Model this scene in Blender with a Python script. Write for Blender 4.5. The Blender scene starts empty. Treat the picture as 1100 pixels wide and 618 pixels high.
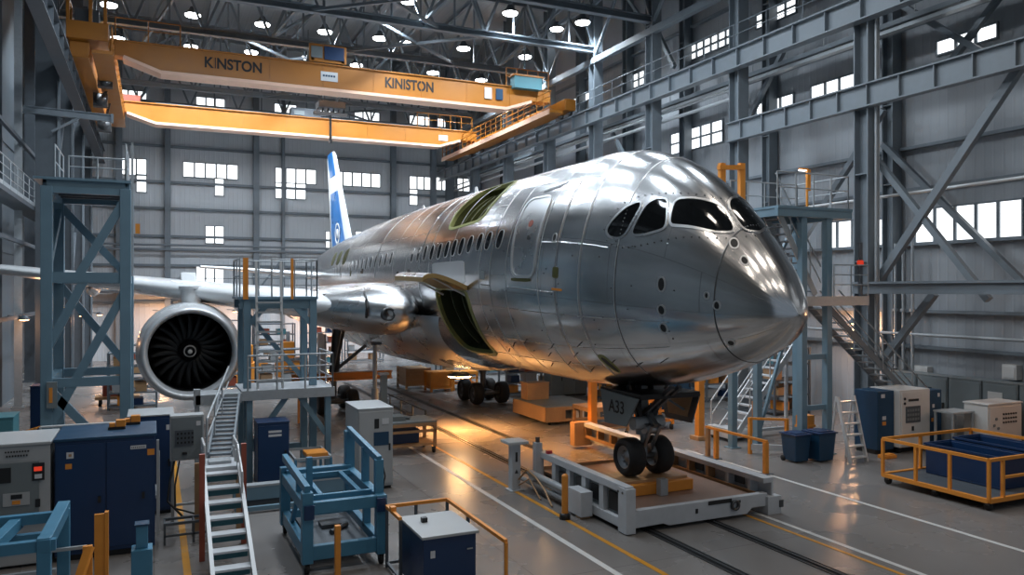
import bpy, math, random
from mathutils import Vector, Matrix
random.seed(7)
R = math.radians
# ------------------------------------------------------------------ camera, world, light, exposure
SC = bpy.context.scene
COL = SC.collection
F, HY, EYE = 844.0, 312.0, 5.2
YAW = R(24.5)
SN, CS = math.sin(YAW), math.cos(YAW)
cam = bpy.data.cameras.new('camera'); camo = bpy.data.objects.new('camera', cam); COL.objects.link(camo)
camo.location = (0, 0, EYE); camo.rotation_euler = (R(90), 0, -YAW)
cam.sensor_width = 36; cam.lens = F / 1100 * 36; cam.shift_y = (HY - 309) / 1100; cam.clip_end = 400; cam.clip_start = .1
SC.camera = camo
w = bpy.data.worlds.new('world'); SC.world = w; w.use_nodes = True
bgn = w.node_tree.nodes['Background']; bgn.inputs[0].default_value = (.55, .66, .80, 1); bgn.inputs[1].default_value = .30
SC.view_settings.view_transform = 'Standard'; SC.view_settings.look = 'None'; SC.view_settings.gamma = 1
SC.view_settings.use_curve_mapping = False
SC.view_settings.exposure = 0.0
def area(name, loc, rot, sx, sy, power, col):
    l = bpy.data.lights.new(name, 'AREA'); l.shape = 'RECTANGLE'; l.size = sx; l.size_y = sy; l.energy = power; l.color = col
    o = bpy.data.objects.new(name, l); COL.objects.link(o); o.location = loc; o.rotation_euler = rot
    return o
COOL = (.80, .90, 1.0); WARM = (1.0, .42, .11)
# unseen fill lights added in rows over the near half of the hall, no fixtures
for gx_ in (1.0, 6.0, 11.0, 16.0):
    for k_, gy_ in enumerate((0, 6, 12, 18, 24, 30)):
        area('roof_fill_light', (gx_, gy_, 18.7), (0, 0, 0), 1.0, 1.0, (90, 100, 120, 200, 400, 620)[k_], COOL if k_ > 2 else (1.0, .90, .80))
WIN_STRENGTH = 2.0
LAMP_W = 980
# ------------------------------------------------------------------ pixel helpers (photo frame 1100x618 -> a point of the hall)
def ray(px, py):
    l = (px - 550) / F
    return (SN + CS * l, CS - SN * l, (HY - py) / F)
def fl(px, py, z=0.0):
    r = ray(px, py); d = (z - EYE) / r[2]; return Vector((r[0] * d, r[1] * d, z))
def atX(px, py, X):
    r = ray(px, py); d = X / r[0]; return Vector((X, r[1] * d, EYE + r[2] * d))
def atY(px, py, Y):
    r = ray(px, py); d = Y / r[1]; return Vector((r[0] * d, Y, EYE + r[2] * d))
# ------------------------------------------------------------------ materials
def mat(name, col, rough=.5, metal=0.0, var=.12, scale=3.0, bump=0.0, bscale=40, rvar=.1, coat=0.0):
    m = bpy.data.materials.new(name); m.use_nodes = True; nt = m.node_tree; N = nt.nodes; L = nt.links
    b = N['Principled BSDF']; b.inputs['Metallic'].default_value = metal
    tc = N.new('ShaderNodeTexCoord'); nz = N.new('ShaderNodeTexNoise'); nz.inputs['Scale'].default_value = scale; nz.inputs['Detail'].default_value = 5
    L.new(tc.outputs['Object'], nz.inputs['Vector'])
    mx = N.new('ShaderNodeMix'); mx.data_type = 'RGBA'
    mx.inputs['A'].default_value = tuple(c * (1 - var) for c in col[:3]) + (1,)
    mx.inputs['B'].default_value = tuple(min(1, c * (1 + var)) for c in col[:3]) + (1,)
    L.new(nz.outputs['Fac'], mx.inputs['Factor']); L.new(mx.outputs['Result'], b.inputs['Base Color'])
    mr = N.new('ShaderNodeMapRange'); mr.inputs['To Min'].default_value = max(.02, rough - rvar); mr.inputs['To Max'].default_value = min(1, rough + rvar)
    L.new(nz.outputs['Fac'], mr.inputs['Value']); L.new(mr.outputs['Result'], b.inputs['Roughness'])
    if coat: b.inputs['Coat Weight'].default_value = coat
    if bump:
        n2 = N.new('ShaderNodeTexNoise'); n2.inputs['Scale'].default_value = bscale; L.new(tc.outputs['Object'], n2.inputs['Vector'])
        bp = N.new('ShaderNodeBump'); bp.inputs['Strength'].default_value = bump; bp.inputs['Distance'].default_value = .02
        L.new(n2.outputs['Fac'], bp.inputs['Height']); L.new(bp.outputs['Normal'], b.inputs['Normal'])
    return m
def emit(name, col, strength):
    m = bpy.data.materials.new(name); m.use_nodes = True; nt = m.node_tree
    nt.nodes.remove(nt.nodes['Principled BSDF'])
    e = nt.nodes.new('ShaderNodeEmission'); e.inputs[0].default_value = tuple(col) + (1,); e.inputs[1].default_value = strength
    nt.links.new(e.outputs[0], nt.nodes['Material Output'].inputs[0]); return m
def cladding(name, col, axis, period=.35, rough=.55):
    """ribbed metal sheet: vertical ribs along the wall, wide sheets with a faint joint and dirt"""
    m = mat(name, col, rough, .0, .16, .35); nt = m.node_tree; N = nt.nodes; L = nt.links
    tc = N.new('ShaderNodeTexCoord'); sp = N.new('ShaderNodeSeparateXYZ'); L.new(tc.outputs['Object'], sp.inputs[0])
    mu = N.new('ShaderNodeMath'); mu.operation = 'MULTIPLY'; mu.inputs[1].default_value = 2 * math.pi / period
    L.new(sp.outputs[axis], mu.inputs[0])
    si = N.new('ShaderNodeMath'); si.operation = 'SINE'; L.new(mu.outputs[0], si.inputs[0])
    pw = N.new('ShaderNodeMath'); pw.operation = 'SMOOTH_MAX'; pw.inputs[1].default_value = .6; pw.inputs[2].default_value = .3; L.new(si.outputs[0], pw.inputs[0])
    bp = N.new('ShaderNodeBump'); bp.inputs['Strength'].default_value = .5; bp.inputs['Distance'].default_value = .05
    L.new(pw.outputs[0], bp.inputs['Height']); L.new(bp.outputs['Normal'], N['Principled BSDF'].inputs['Normal'])
    return m
M = {}
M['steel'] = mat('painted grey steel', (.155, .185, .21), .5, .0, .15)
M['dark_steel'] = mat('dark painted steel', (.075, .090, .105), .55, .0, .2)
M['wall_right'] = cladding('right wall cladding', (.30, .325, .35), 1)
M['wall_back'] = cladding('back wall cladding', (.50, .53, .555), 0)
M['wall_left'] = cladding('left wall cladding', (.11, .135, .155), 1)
M['roof'] = cladding('roof sheet', (.24, .27, .29), 0, .5)
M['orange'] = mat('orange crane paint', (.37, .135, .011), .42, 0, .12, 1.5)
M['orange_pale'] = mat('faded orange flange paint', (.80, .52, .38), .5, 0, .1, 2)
M['yellow'] = mat('yellow orange safety paint', (.72, .27, .035), .45, 0, .15, 4)
M['tan'] = mat('ochre cart paint', (.40, .24, .12), .5, 0, .2, 3)
M['blue_frame'] = mat('grey blue frame paint', (.14, .24, .31), .45, 0, .15, 2)
M['cart_blue'] = mat('blue cart paint', (.055, .20, .32), .42, 0, .2, 3)
M['navy'] = mat('dark blue cabinet paint', (.006, .032, .100), .38, 0, .15, 1.5)
M['cab_blue'] = mat('blue cabinet paint', (.008, .048, .105), .4, 0, .15, 2)
M['cab_grey'] = mat('light grey cabinet paint', (.38, .40, .41), .45, 0, .1, 2)
M['cab_white'] = mat('off white cabinet paint', (.62, .61, .59), .45, 0, .06, 2)
M['panel_grey'] = mat('grey green panel paint', (.17, .20, .21), .5, 0, .1, 2)
M['galv'] = mat('galvanised steel', (.36, .39, .41), .42, .2, .15, 8)
M['rail_white'] = mat('pale grey rail paint', (.55, .57, .58), .4, .1, .1, 5)
M['white_frame'] = mat('white frame paint', (.50, .53, .56), .45, 0, .14, 4)
M['black'] = mat('black plastic', (.012, .013, .014), .5, 0, .2, 10)
M['rubber'] = mat('black tyre rubber', (.012, .012, .013), .75, 0, .2, 20, .3, 60)
M['dark_metal'] = mat('dark machined metal', (.10, .105, .11), .4, .7, .2, 10)
M['bare_metal'] = mat('bare machined metal', (.45, .46, .47), .35, .9, .15, 8)
M['red'] = mat('red marker paint', (.45, .03, .04), .5)
M['print'] = mat('dark print', (.02, .022, .025), .6)
M['text_black'] = mat('black lettering paint', (.012, .010, .008), .6)
M['sticker'] = mat('pale sticker', (.60, .62, .64), .5)
M['primer'] = mat('green yellow primer', (.075, .080, .020), .5, .1, .45, 6, .4, 12)
M['primer_dark'] = mat('dark green primer', (.035, .045, .018), .55, .1, .5, 5, .4, 8)
M['primer_edge'] = mat('yellow green primer edge', (.26, .27, .09), .5, 0, .2, 6)
M['wing_white'] = mat('white wing paint', (.78, .80, .81), .25, 0, .04, .8, coat=.3)
M['nacelle'] = mat('white nacelle paint', (.66, .68, .69), .28, 0, .05, 1, coat=.3)
M['lip'] = mat('satin inlet lip', (.62, .63, .64), .34, .35, .06, 3)
M['fan_dark'] = mat('dark fan blade', (.0035, .0035, .004), .45, .0, .2, 6)
M['duct_dark'] = mat('dark inlet duct', (.006, .006, .007), .5, 0, .2, 6)
M['tail_blue'] = mat('blue tail paint', (.015, .15, .42), .3, 0, .25, 1.0, coat=.3)
M['glass_dark'] = mat('dark tinted glazing', (.006, .007, .008), .06, 0, .2, 4, rvar=.03)
M['deck_brown'] = mat('worn brown deck plate', (.26, .17, .13), .45, .2, .35, 2.5, .2, 30)
M['line_white'] = mat('white floor line paint', (.62, .63, .62), .4, 0, .15, 4)
M['line_yellow'] = mat('yellow floor line paint', (.60, .27, .02), .4, 0, .2, 4)
M['card'] = mat('brown carton', (.33, .20, .11), .8, 0, .15, 3)
M['plastic_red'] = mat('red brown bin plastic', (.30, .07, .04), .5)
M['teal'] = mat('teal paint', (.06, .20, .24), .5)
M['win'] = emit('daylit window glass', (.93, .97, 1.0), WIN_STRENGTH)
M['lamp'] = emit('lit lamp lens', (.97, .98, 1.0), 14)
M['lamp_warm'] = emit('lit warm lamp lens', (1.0, .56, .24), 60)
M['lamp_wall'] = emit('lit wall lamp lens', (1.0, .50, .22), 9)
M['led_red'] = emit('red indicator light', (.8, .06, .03), .7)
# floor: sealed concrete, wide joints, worn gloss
def floor_mat():
    m = mat('sealed concrete floor', (.205, .194, .186), .27, 0, .20, .40, rvar=.05); nt = m.node_tree; N = nt.nodes; L = nt.links
    b = N['Principled BSDF']
    tc = N.new('ShaderNodeTexCoord'); br = N.new('ShaderNodeTexBrick'); br.offset = 0; br.inputs['Scale'].default_value = 1
    br.inputs['Brick Width'].default_value = 6.3; br.inputs['Row Height'].default_value = 6.3; br.inputs['Mortar Size'].default_value = .012
    br.inputs['Color1'].default_value = (1, 1, 1, 1); br.inputs['Color2'].default_value = (.93, .93, .93, 1); br.inputs['Mortar'].default_value = (.58, .58, .58, 1)
    L.new(tc.outputs['Object'], br.inputs['Vector'])
    old = b.inputs['Base Color'].links[0].from_socket
    mx = N.new('ShaderNodeMix'); mx.data_type = 'RGBA'; mx.blend_type = 'MULTIPLY'; mx.inputs['Factor'].default_value = 1
    L.new(old, mx.inputs['A']); L.new(br.outputs['Color'], mx.inputs['B']); L.new(mx.outputs['Result'], b.inputs['Base Color'])
    n2 = N.new('ShaderNodeTexNoise'); n2.inputs['Scale'].default_value = 1.6; n2.inputs['Detail'].default_value = 6; L.new(tc.outputs['Object'], n2.inputs['Vector'])
    bp = N.new('ShaderNodeBump'); bp.inputs['Strength'].default_value = .035; bp.inputs['Distance'].default_value = .02
    L.new(n2.outputs['Fac'], bp.inputs['Height']); L.new(bp.outputs['Normal'], b.inputs['Normal'])
    return m
M['floor'] = floor_mat()
# aircraft skin: bare aluminium sheets, brushed, with sheet joints and rivet lines following UV (metres along, metres around)
def skin_mat():
    m = bpy.data.materials.new('bare aluminium skin'); m.use_nodes = True; nt = m.node_tree; N = nt.nodes; L = nt.links
    b = N['Principled BSDF']; b.inputs['Metallic'].default_value = 1
    uv = N.new('ShaderNodeUVMap'); uv.uv_map = 'skin'
    br = N.new('ShaderNodeTexBrick'); br.offset = .37; br.inputs['Scale'].default_value = 1
    br.inputs['Brick Width'].default_value = 2.35; br.inputs['Row Height'].default_value = 1.35; br.inputs['Mortar Size'].default_value = .011; br.inputs['Mortar Smooth'].default_value = .1
    br.inputs['Color1'].default_value = (.64, .65, .66, 1); br.inputs['Color2'].default_value = (.70, .71, .72, 1); br.inputs['Mortar'].default_value = (.44, .44, .45, 1)
    L.new(uv.outputs[0], br.inputs['Vector'])
    nz = N.new('ShaderNodeTexNoise'); nz.inputs['Scale'].default_value = 1.2; nz.inputs['Detail'].default_value = 6
    mp = N.new('ShaderNodeMapping'); mp.inputs['Scale'].default_value = (.8, 3.0, 1); L.new(uv.outputs[0], mp.inputs[0]); L.new(mp.outputs[0], nz.inputs['Vector'])
    mx = N.new('ShaderNodeMix'); mx.data_type = 'RGBA'; mx.blend_type = 'MULTIPLY'; mx.inputs['Factor'].default_value = .35
    L.new(br.outputs['Color'], mx.inputs['A']); L.new(nz.outputs['Color'], mx.inputs['B'])
    hs = N.new('ShaderNodeHueSaturation'); hs.inputs['Saturation'].default_value = .15; hs.inputs['Value'].default_value = 1.12
    L.new(mx.outputs['Result'], hs.inputs['Color']); L.new(hs.outputs[0], b.inputs['Base Color'])
    mr = N.new('ShaderNodeMapRange'); mr.inputs['To Min'].default_value = .15; mr.inputs['To Max'].default_value = .27
    L.new(nz.outputs['Fac'], mr.inputs['Value']); L.new(mr.outputs['Result'], b.inputs['Roughness'])
    # oil-canning of the sheets and the joints as relief
    n3 = N.new('ShaderNodeTexNoise'); n3.inputs['Scale'].default_value = 1.3; n3.inputs['Detail'].default_value = 2
    m3 = N.new('ShaderNodeMapping'); m3.inputs['Scale'].default_value = (1.0, 1.6, 1); L.new(uv.outputs[0], m3.inputs[0]); L.new(m3.outputs[0], n3.inputs['Vector'])
    b1 = N.new('ShaderNodeBump'); b1.inputs['Strength'].default_value = .10; b1.inputs['Distance'].default_value = .05; L.new(n3.outputs['Fac'], b1.inputs['Height'])
    b2 = N.new('ShaderNodeBump'); b2.invert = True; b2.inputs['Strength'].default_value = .22; b2.inputs['Distance'].default_value = .02
    L.new(br.outputs['Fac'], b2.inputs['Height']); L.new(b1.outputs['Normal'], b2.inputs['Normal']); L.new(b2.outputs['Normal'], b.inputs['Normal'])
    return m
M['skin'] = skin_mat()
M['skin_plain'] = mat('plain aluminium sheet', (.56, .57, .58), .28, 1, .06, 1)
M['skin_bright'] = mat('bright aluminium trim', (.58, .59, .60), .38, .85, .06, 6)
M['skin_gold'] = mat('gold brown primed door edge', (.36, .24, .09), .45, .4, .2, 3)
# ------------------------------------------------------------------ mesh builder
class MB:
    def __init__(s): s.v = []; s.f = []; s.m = []; s.sm = []; s.mats = []; s.cur = 0; s.flat = False
    def mat(s, m):
        if m not in s.mats: s.mats.append(m)
        s.cur = s.mats.index(m); return s
    def add(s, vs, fs, smooth=False):
        n = len(s.v); s.v += [Vector(p) for p in vs]
        for f in fs: s.f.append([i + n for i in f]); s.m.append(s.cur); s.sm.append(smooth)
        return s
    def frame8(s, c8): return s.add(c8, [(0, 3, 2, 1), (4, 5, 6, 7), (0, 1, 5, 4), (1, 2, 6, 5), (2, 3, 7, 6), (3, 0, 4, 7)])
    def box(s, x0, x1, y0, y1, z0, z1):
        return s.frame8([(x0, y0, z0), (x1, y0, z0), (x1, y1, z0), (x0, y1, z0), (x0, y0, z1), (x1, y0, z1), (x1, y1, z1), (x0, y1, z1)])
    def cbox(s, c, d): return s.box(c[0] - d[0] / 2, c[0] + d[0] / 2, c[1] - d[1] / 2, c[1] + d[1] / 2, c[2] - d[2] / 2, c[2] + d[2] / 2)
    @staticmethod
    def axes(p0, p1, up=(0, 0, 1)):
        p0 = Vector(p0); p1 = Vector(p1); d = (p1 - p0).normalized(); u = Vector(up)
        if abs(d.dot(u)) > .98: u = Vector((0, 1, 0)) if abs(d.y) < .9 else Vector((1, 0, 0))
        sd = d.cross(u).normalized(); u = sd.cross(d).normalized(); return p0, p1, d, sd, u
    def bar(s, p0, p1, wd, h=None, up=(0, 0, 1), ou=0, os=0):
        h = h or wd; p0, p1, d, sd, u = s.axes(p0, p1, up)
        o = u * ou + sd * os; a = sd * wd / 2; b = u * h / 2
        return s.frame8([p0 + o - a - b, p0 + o + a - b, p1 + o + a - b, p1 + o - a - b, p0 + o - a + b, p0 + o + a + b, p1 + o + a + b, p1 + o - a + b])
    def ibeam(s, p0, p1, wd, h, t=.05, up=(0, 0, 1)):
        s.bar(p0, p1, wd, t, up, h / 2 - t / 2); s.bar(p0, p1, wd, t, up, -h / 2 + t / 2); return s.bar(p0, p1, t * .8, h - 2 * t, up)
    def tube(s, p0, p1, r, n=8, r1=None, cap=True):
        r1 = r if r1 is None else r1; p0, p1, d, sd, u = s.axes(p0, p1); vs = []
        for p, q in ((p0, r), (p1, r1)):
            for i in range(n):
                a = 2 * math.pi * i / n; vs.append(p + sd * (q * math.cos(a)) + u * (q * math.sin(a)))
        s.add(vs, [(i, (i + 1) % n, n + (i + 1) % n, n + i) for i in range(n)], n > 5)
        if cap: s.add(vs[:n], [list(range(n))[::-1]]); s.add(vs[n:], [list(range(n))])
        return s
    def path(s, pts, r, n=6):
        for a, b in zip(pts[:-1], pts[1:]): s.tube(a, b, r, n)
        return s
    def lathe(s, c, ax, prof, n=32, closed=False):
        """prof: (along, radius) list; ax 'x','y','z'"""
        c = Vector(c); vs = []; k = len(prof)
        for (a, r) in prof:
            for i in range(n):
                t = 2 * math.pi * i / n; p, q = r * math.cos(t), r * math.sin(t)
                vs.append(c + Vector({'x': (a, p, q), 'y': (p, a, q), 'z': (p, q, a)}[ax]))
        fs = []
        for j in range(k - 1 if not closed else k):
            j2 = (j + 1) % k
            for i in range(n): fs.append((j * n + i, j * n + (i + 1) % n, j2 * n + (i + 1) % n, j2 * n + i))
        return s.add(vs, fs, True)
    def prism(s, poly, ax, a, b):
        """poly of 2-D points extruded along axis ax from a to b; (u,v) = the other two axes in xyz order"""
        def P(u, v, t): return {'x': (t, u, v), 'y': (u, t, v), 'z': (u, v, t)}[ax]
        n = len(poly); vs = [P(u, v, a) for u, v in poly] + [P(u, v, b) for u, v in poly]
        return s.add(vs, [list(range(n))[::-1], list(range(n, 2 * n))] + [(i, (i + 1) % n, n + (i + 1) % n, n + i) for i in range(n)])
    def railing(s, pts, h=1.05, r=.022, gap=1.1, mid=(.55,), toe=0.0, ends=True):
        pts = [Vector(p) for p in pts]
        for a, b in zip(pts[:-1], pts[1:]):
            up = Vector((0, 0, h)); s.tube(a + up, b + up, r, 6)
            for m_ in mid: s.tube(a + Vector((0, 0, h * m_)), b + Vector((0, 0, h * m_)), r * .8, 6)
            n = max(1, round((b - a).length / gap))
            for i in range(n + 1): p = a.lerp(b, i / n); s.tube(p, p + up, r, 6)
            if toe: s.bar(a + Vector((0, 0, toe / 2)), b + Vector((0, 0, toe / 2)), .012, toe)
        return s
    def build(s, name, m=None, parent=None, loc=None, bevel=0.0, recalc=True):
        me = bpy.data.meshes.new(name)
        off = Vector((0, 0, 0)); p = parent
        while p is not None: off += p.location; p = p.parent
        if parent is None and loc is not None: off = Vector(loc)
        me.from_pydata([v - off for v in s.v], [], s.f)
        for q in (s.mats or [m]): me.materials.append(q)
        if s.mats: me.polygons.foreach_set('material_index', s.m)
        me.polygons.foreach_set('use_smooth', s.sm)
        if recalc:
            import bmesh
            bm = bmesh.new(); bm.from_mesh(me); bmesh.ops.recalc_face_normals(bm, faces=bm.faces); bm.to_mesh(me); bm.free()
        me.update()
        o = bpy.data.objects.new(name, me); COL.objects.link(o)
        if parent is not None: o.parent = parent
        elif loc is not None: o.location = loc
        if bevel:
            md = o.modifiers.new('bevel', 'BEVEL'); md.width = bevel; md.segments = 2; md.limit_method = 'ANGLE'; md.angle_limit = R(50)
        return o
def tag(o, label=None, cat=None, group=None, kind=None):
    if label: o['label'] = label
    if cat: o['category'] = cat
    if group: o['group'] = group
    if kind: o['kind'] = kind
    return o
def T(name, label, cat, loc=(0, 0, 0), group=None):
    o = bpy.data.objects.new(name, None); COL.objects.link(o); o.location = loc; o.empty_display_size = .2
    return tag(o, label, cat, group)
def struct(mb, name, m=None, bevel=0.0, parent=None, recalc=True):
    o = mb.build(name, m, parent, bevel=bevel, recalc=recalc)
    if parent is None: o['kind'] = 'structure'
    return o
def copy_tree(o, loc=None, rz=None, label=None, parent=None):
    c = o.copy(); COL.objects.link(c)
    if parent is not None: c.parent = parent
    if loc is not None: c.location = loc
    if rz is not None: c.rotation_euler = (0, 0, rz)
    if label: c['label'] = label
    for ch in list(o.children): copy_tree(ch, parent=c)
    return c
def text(body, name, m, parent, loc, rot, size, sx=1.0, extrude=.004, bold=.012, align='CENTER'):
    cu = bpy.data.curves.new(name, 'FONT'); cu.body = body; cu.size = size; cu.extrude = extrude; cu.offset = bold * size; cu.align_x = align; cu.align_y = 'CENTER'
    o = bpy.data.objects.new(name, cu); COL.objects.link(o); cu.materials.append(m)
    off = Vector((0, 0, 0)); p = parent
    while p is not None: off += p.location; p = p.parent
    bpy.context.view_layer.update()
    me = bpy.data.meshes.new_from_object(o.evaluated_get(bpy.context.evaluated_depsgraph_get())); bpy.data.objects.remove(o, do_unlink=True); bpy.data.curves.remove(cu)
    me.materials.clear(); me.materials.append(m); me.transform(Matrix.Diagonal((sx, 1, 1, 1)))
    o = bpy.data.objects.new(name, me); COL.objects.link(o)
    o.parent = parent; o.location = Vector(loc) - off; o.rotation_euler = rot
    return o
# ================================================================== THE HALL
XL, XR, YF, YB, ZR = -8.0, 26.6, -14.0, 65.0, 24.5
struct(MB().box(XL, XR, YF, YB, -.3, 0), 'floor', M['floor'])
struct(MB().box(XL - .3, XR + .3, YF, YB, ZR, ZR + .3), 'ceiling', M['roof'])
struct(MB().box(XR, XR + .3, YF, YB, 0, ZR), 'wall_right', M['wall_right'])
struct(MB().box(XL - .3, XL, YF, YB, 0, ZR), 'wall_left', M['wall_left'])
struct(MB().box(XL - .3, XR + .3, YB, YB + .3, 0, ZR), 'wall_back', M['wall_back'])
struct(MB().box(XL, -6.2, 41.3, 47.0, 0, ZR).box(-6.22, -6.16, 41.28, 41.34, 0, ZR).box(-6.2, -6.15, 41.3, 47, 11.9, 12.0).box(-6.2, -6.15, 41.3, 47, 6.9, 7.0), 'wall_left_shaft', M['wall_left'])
# floor lines
for nm, x, wd, y0, y1, mm in (('white', 7.72, .13, 5, 26.2, 'line_white'), ('yellow', 8.5, .11, 5, 40, 'line_yellow'), ('white', 15.75, .12, 5, 20.9, 'line_white'),
                          ('white', 12.78, .12, 5, 14.6, 'line_white'), ('orange', 12.45, .09, 5, 14.6, 'line_yellow'), ('yellow', .56, .13, 5, 27, 'line_yellow')):
    struct(MB().box(x - wd / 2, x + wd / 2, y0, y1, .001, .006), 'floor_line', M[mm])
for x in (9.75, 11.4):
    struct(MB().mat(M['black']).box(x - .13, x + .13, 5, 44, .001, .008).mat(M['dark_metal']).box(x - .03, x + .03, 5, 44, .008, .035).box(x - .13, x - .10, 5, 44, .008, .02).box(x + .10, x + .13, 5, 44, .008, .02), 'floor_rail_line')
# ---- columns
COLY = (7.4, 13.9, 20.2, 26.9, 33.3, 39.0, 44.8, 51.2, 57.6, 63.5)
def hcol(x, y, wx, wy, z0, z1, m='steel'):
    mb = MB(); t = .05
    mb.box(x - wx / 2, x + wx / 2, y - wy / 2, y - wy / 2 + t, z0, z1).box(x - wx / 2, x + wx / 2, y + wy / 2 - t, y + wy / 2, z0, z1).box(x - t / 2, x + t / 2, y - wy / 2 + t, y + wy / 2 - t, z0, z1)
    mb.box(x - wx / 2 - .12, x + wx / 2 + .12, y - wy / 2 - .12, y + wy / 2 + .12, z0, z0 + .06)
    for z in [z0 + 3.1 * k for k in range(1, int((z1 - z0) / 3.1) + 1)]: mb.box(x - wx / 2 + .02, x + wx / 2 - .02, y - wy / 2 + t, y + wy / 2 - t, z, z + .04)
    return mb
for y in COLY:
    struct(hcol(23.05, y, .56, .62, 0, ZR), 'hall_column', M['steel'])
    struct(hcol(26.25, y + 1.6, .5, .5, 0, ZR), 'wall_column', M['steel'])
for y in (20.2, 13.9):      # conduit riser beside the column
    tag(MB().tube((22.98, y - .48, 0), (22.98, y - .48, 17.9), .05, 8).tube((23.10, y - .48, 0), (23.10, y - .48, 17.9), .035, 6).build('conduit_pipe', M['galv'], loc=(23.1, y, 0)),
        'pair of thin grey riser pipes on the tall right hand column' if y > 15 else 'riser pipes on the column just out of the picture', 'pipe')
# runway girders and tie girders along the right
def girder(x, z0, z1, wd, y0, y1, step=1.6, m='steel', name='crane_runway_beam'):
    mb = MB(); t = .05
    mb.box(x - wd / 2, x + wd / 2, y0, y1, z1 - t, z1).box(x - wd / 2, x + wd / 2, y0, y1, z0, z0 + t).box(x - .02, x + .02, y0, y1, z0 + t, z1 - t)
    y = y0 + .5
    while y < y1 - .1: mb.box(x - wd / 2 + .03, x - .02, y, y + .04, z0 + t, z1 - t).box(x + .02, x + wd / 2 - .03, y, y + .04, z0 + t, z1 - t); y += step
    return struct(mb, name, M[m])
girder(22.6, 14.65, 15.5, .42, 5, 64.8)
girder(22.75, 11.62, 12.45, .34, 5, 27.2, 1.3, name='tie_beam')
struct(MB().box(22.5, 22.85, 5, 20.4, 5.42, 5.5).box(22.6, 22.68, 5, 20.4, 5.15, 5.42).box(22.5, 22.85, 5, 20.4, 5.08, 5.15), 'low_tie_beam', M['steel'])
struct(MB().box(22.55, 22.66, 5, 64.8, 15.5, 15.6), 'crane_rail_beam', M['dark_steel'])
# walkway along the wall above the middle windows, with handrail
mb = MB().box(24.9, 25.9, 5, 64, 15.02, 15.2)
struct(mb, 'wall_walkway_slab', M['steel'])
tag(MB().railing([(24.95, 5, 15.2), (24.95, 64, 15.2)], 1.05, .022, 2.1).build('walkway_railing', M['galv'], loc=(24.95, 30, 15.2)), 'long grey handrail on the high walkway along the window wall', 'railing')
tag(MB().bar((25.1, 5, 13.1 + 1.75), (25.1, 64, 14.85), .28, .06).bar((24.98, 5, 14.9), (24.98, 64, 14.9), .02, .12).build('cable_tray', M['galv'], loc=(25.1, 30, 14.8)), 'bright cable tray running under the high wall walkway', 'cable tray')
tag(MB().railing([(22.45, 5, 15.5), (22.45, 40.2, 15.5)], 1.0, .02, 2.0).build('runway_railing', M['steel'], loc=(22.45, 20, 15.5)), 'thin grey handrail on top of the crane runway girder', 'railing')
for z, r, y0, l in ((13.75, .09, 27.5, 'thick pale pipe under the far runway girder at the right, the lower one'), (14.15, .06, 27.5, 'thin pipe close under the far runway girder at the right')):
    mb = MB().tube((23.48, y0, z), (23.48, 64, z), r, 8)
    for y in COLY[4:]: mb.bar((23.335, y - .28, z), (23.48, y - .28, z), .04)
    tag(mb.build('service_pipe', M['galv'], loc=(23.48, 40, z)), l, 'pipe')
# girts (horizontal wall rails) and pipes on the right wall
for z in (3.0, 4.35, 6.9, 9.0, 10.6, 16.6, 19.4): struct(MB().box(26.35, 26.6, 5, 65, z, z + .12), 'girt_beam', M['steel'])
tag(MB().tube((25.9, 5, 3.55), (25.9, 40, 3.55), .06).build('wall_pipe', M['galv'], loc=(25.9, 20, 3.55)), 'thin grey pipe running low along the right wall', 'pipe')
tag(MB().tube((24.0, 5, 8.72), (24.0, 24.2, 8.55), .055).build('sprinkler_pipe', M['rail_white'], loc=(24, 15, 8.6)), 'pale pipe crossing in front of the lower wall windows', 'pipe')
# diagonal braces (real bars between the columns and the wall)
def brace(a, b, wd, hh=None, m='steel'): struct(MB().bar(a, b, wd, hh or wd, (1, 0, 0)), 'brace_beam', M[m])
brace((23.3, 14.6, 12.2), (23.3, 20.0, 5.4), .26, .22)
brace((23.35, 20.4, 10.3), (23.35, 15.9, 4.9), .20, .2)
brace((25.9, 21.9, 10.9), (25.9, 16.0, 5.0), .2)
brace((25.7, 21.7, 12.2), (25.7, 26.9, 6.2), .22)
brace((23.3, 17.7, 5.1), (23.3, 20.0, 2.4), .22)
brace((25.8, 15.6, 16.6), (25.8, 19.4, 12.9), .2); brace((25.6, 20.9, 16.0), (25.6, 16.6, 12.4), .2)
brace((25.7, 26.8, 16.2), (25.7, 29.9, 12.6), .2)
brace((24.4, 36.0, 10.4), (24.4, 39.4, 14.4), .2); brace((24.4, 38.6, 10.4), (24.4, 34.6, 14.4), .2)
brace((25.0, 34.2, 17.0), (25.0, 36.4, 20.4), .2)
# ---- roof trusses across the hall (one truss = one piece of the building)
TRUSSY = (9.0, 15.0, 21.0, 27.2, 33.4, 39.0, 44.8, 51.2, 57.6, 63.5)
def truss(y):
    mb = MB(); z0, z1 = 18.95, 23.2; x0, x1 = -4.4, 23.0
    mb.ibeam((x0, y, z0), (x1, y, z0), .34, .36, .05); mb.ibeam((x0, y, z1), (x1, y, z1), .3, .3, .05)
    n = 8; dx = (x1 - x0) / n
    for i in range(n):
        a = x0 + i * dx; b = a + dx; m_ = (a + b) / 2
        mb.bar((a, y, z0), (m_, y, z1), .13); mb.bar((m_, y, z1), (b, y, z0), .13)
        mb.bar((m_, y, z0), (m_, y, z1), .09)
    return struct(mb, 'roof_truss_beam', M['steel'])
for y in TRUSSY: truss(y)
for x in (-1.6, 3.4, 8.4, 13.4, 18.4):     # purlins and long braces between the trusses
    struct(MB().ibeam((x, 5, 23.6), (x, 64.5, 23.6), .2, .35, .04), 'purlin_beam', M['steel'])
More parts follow.
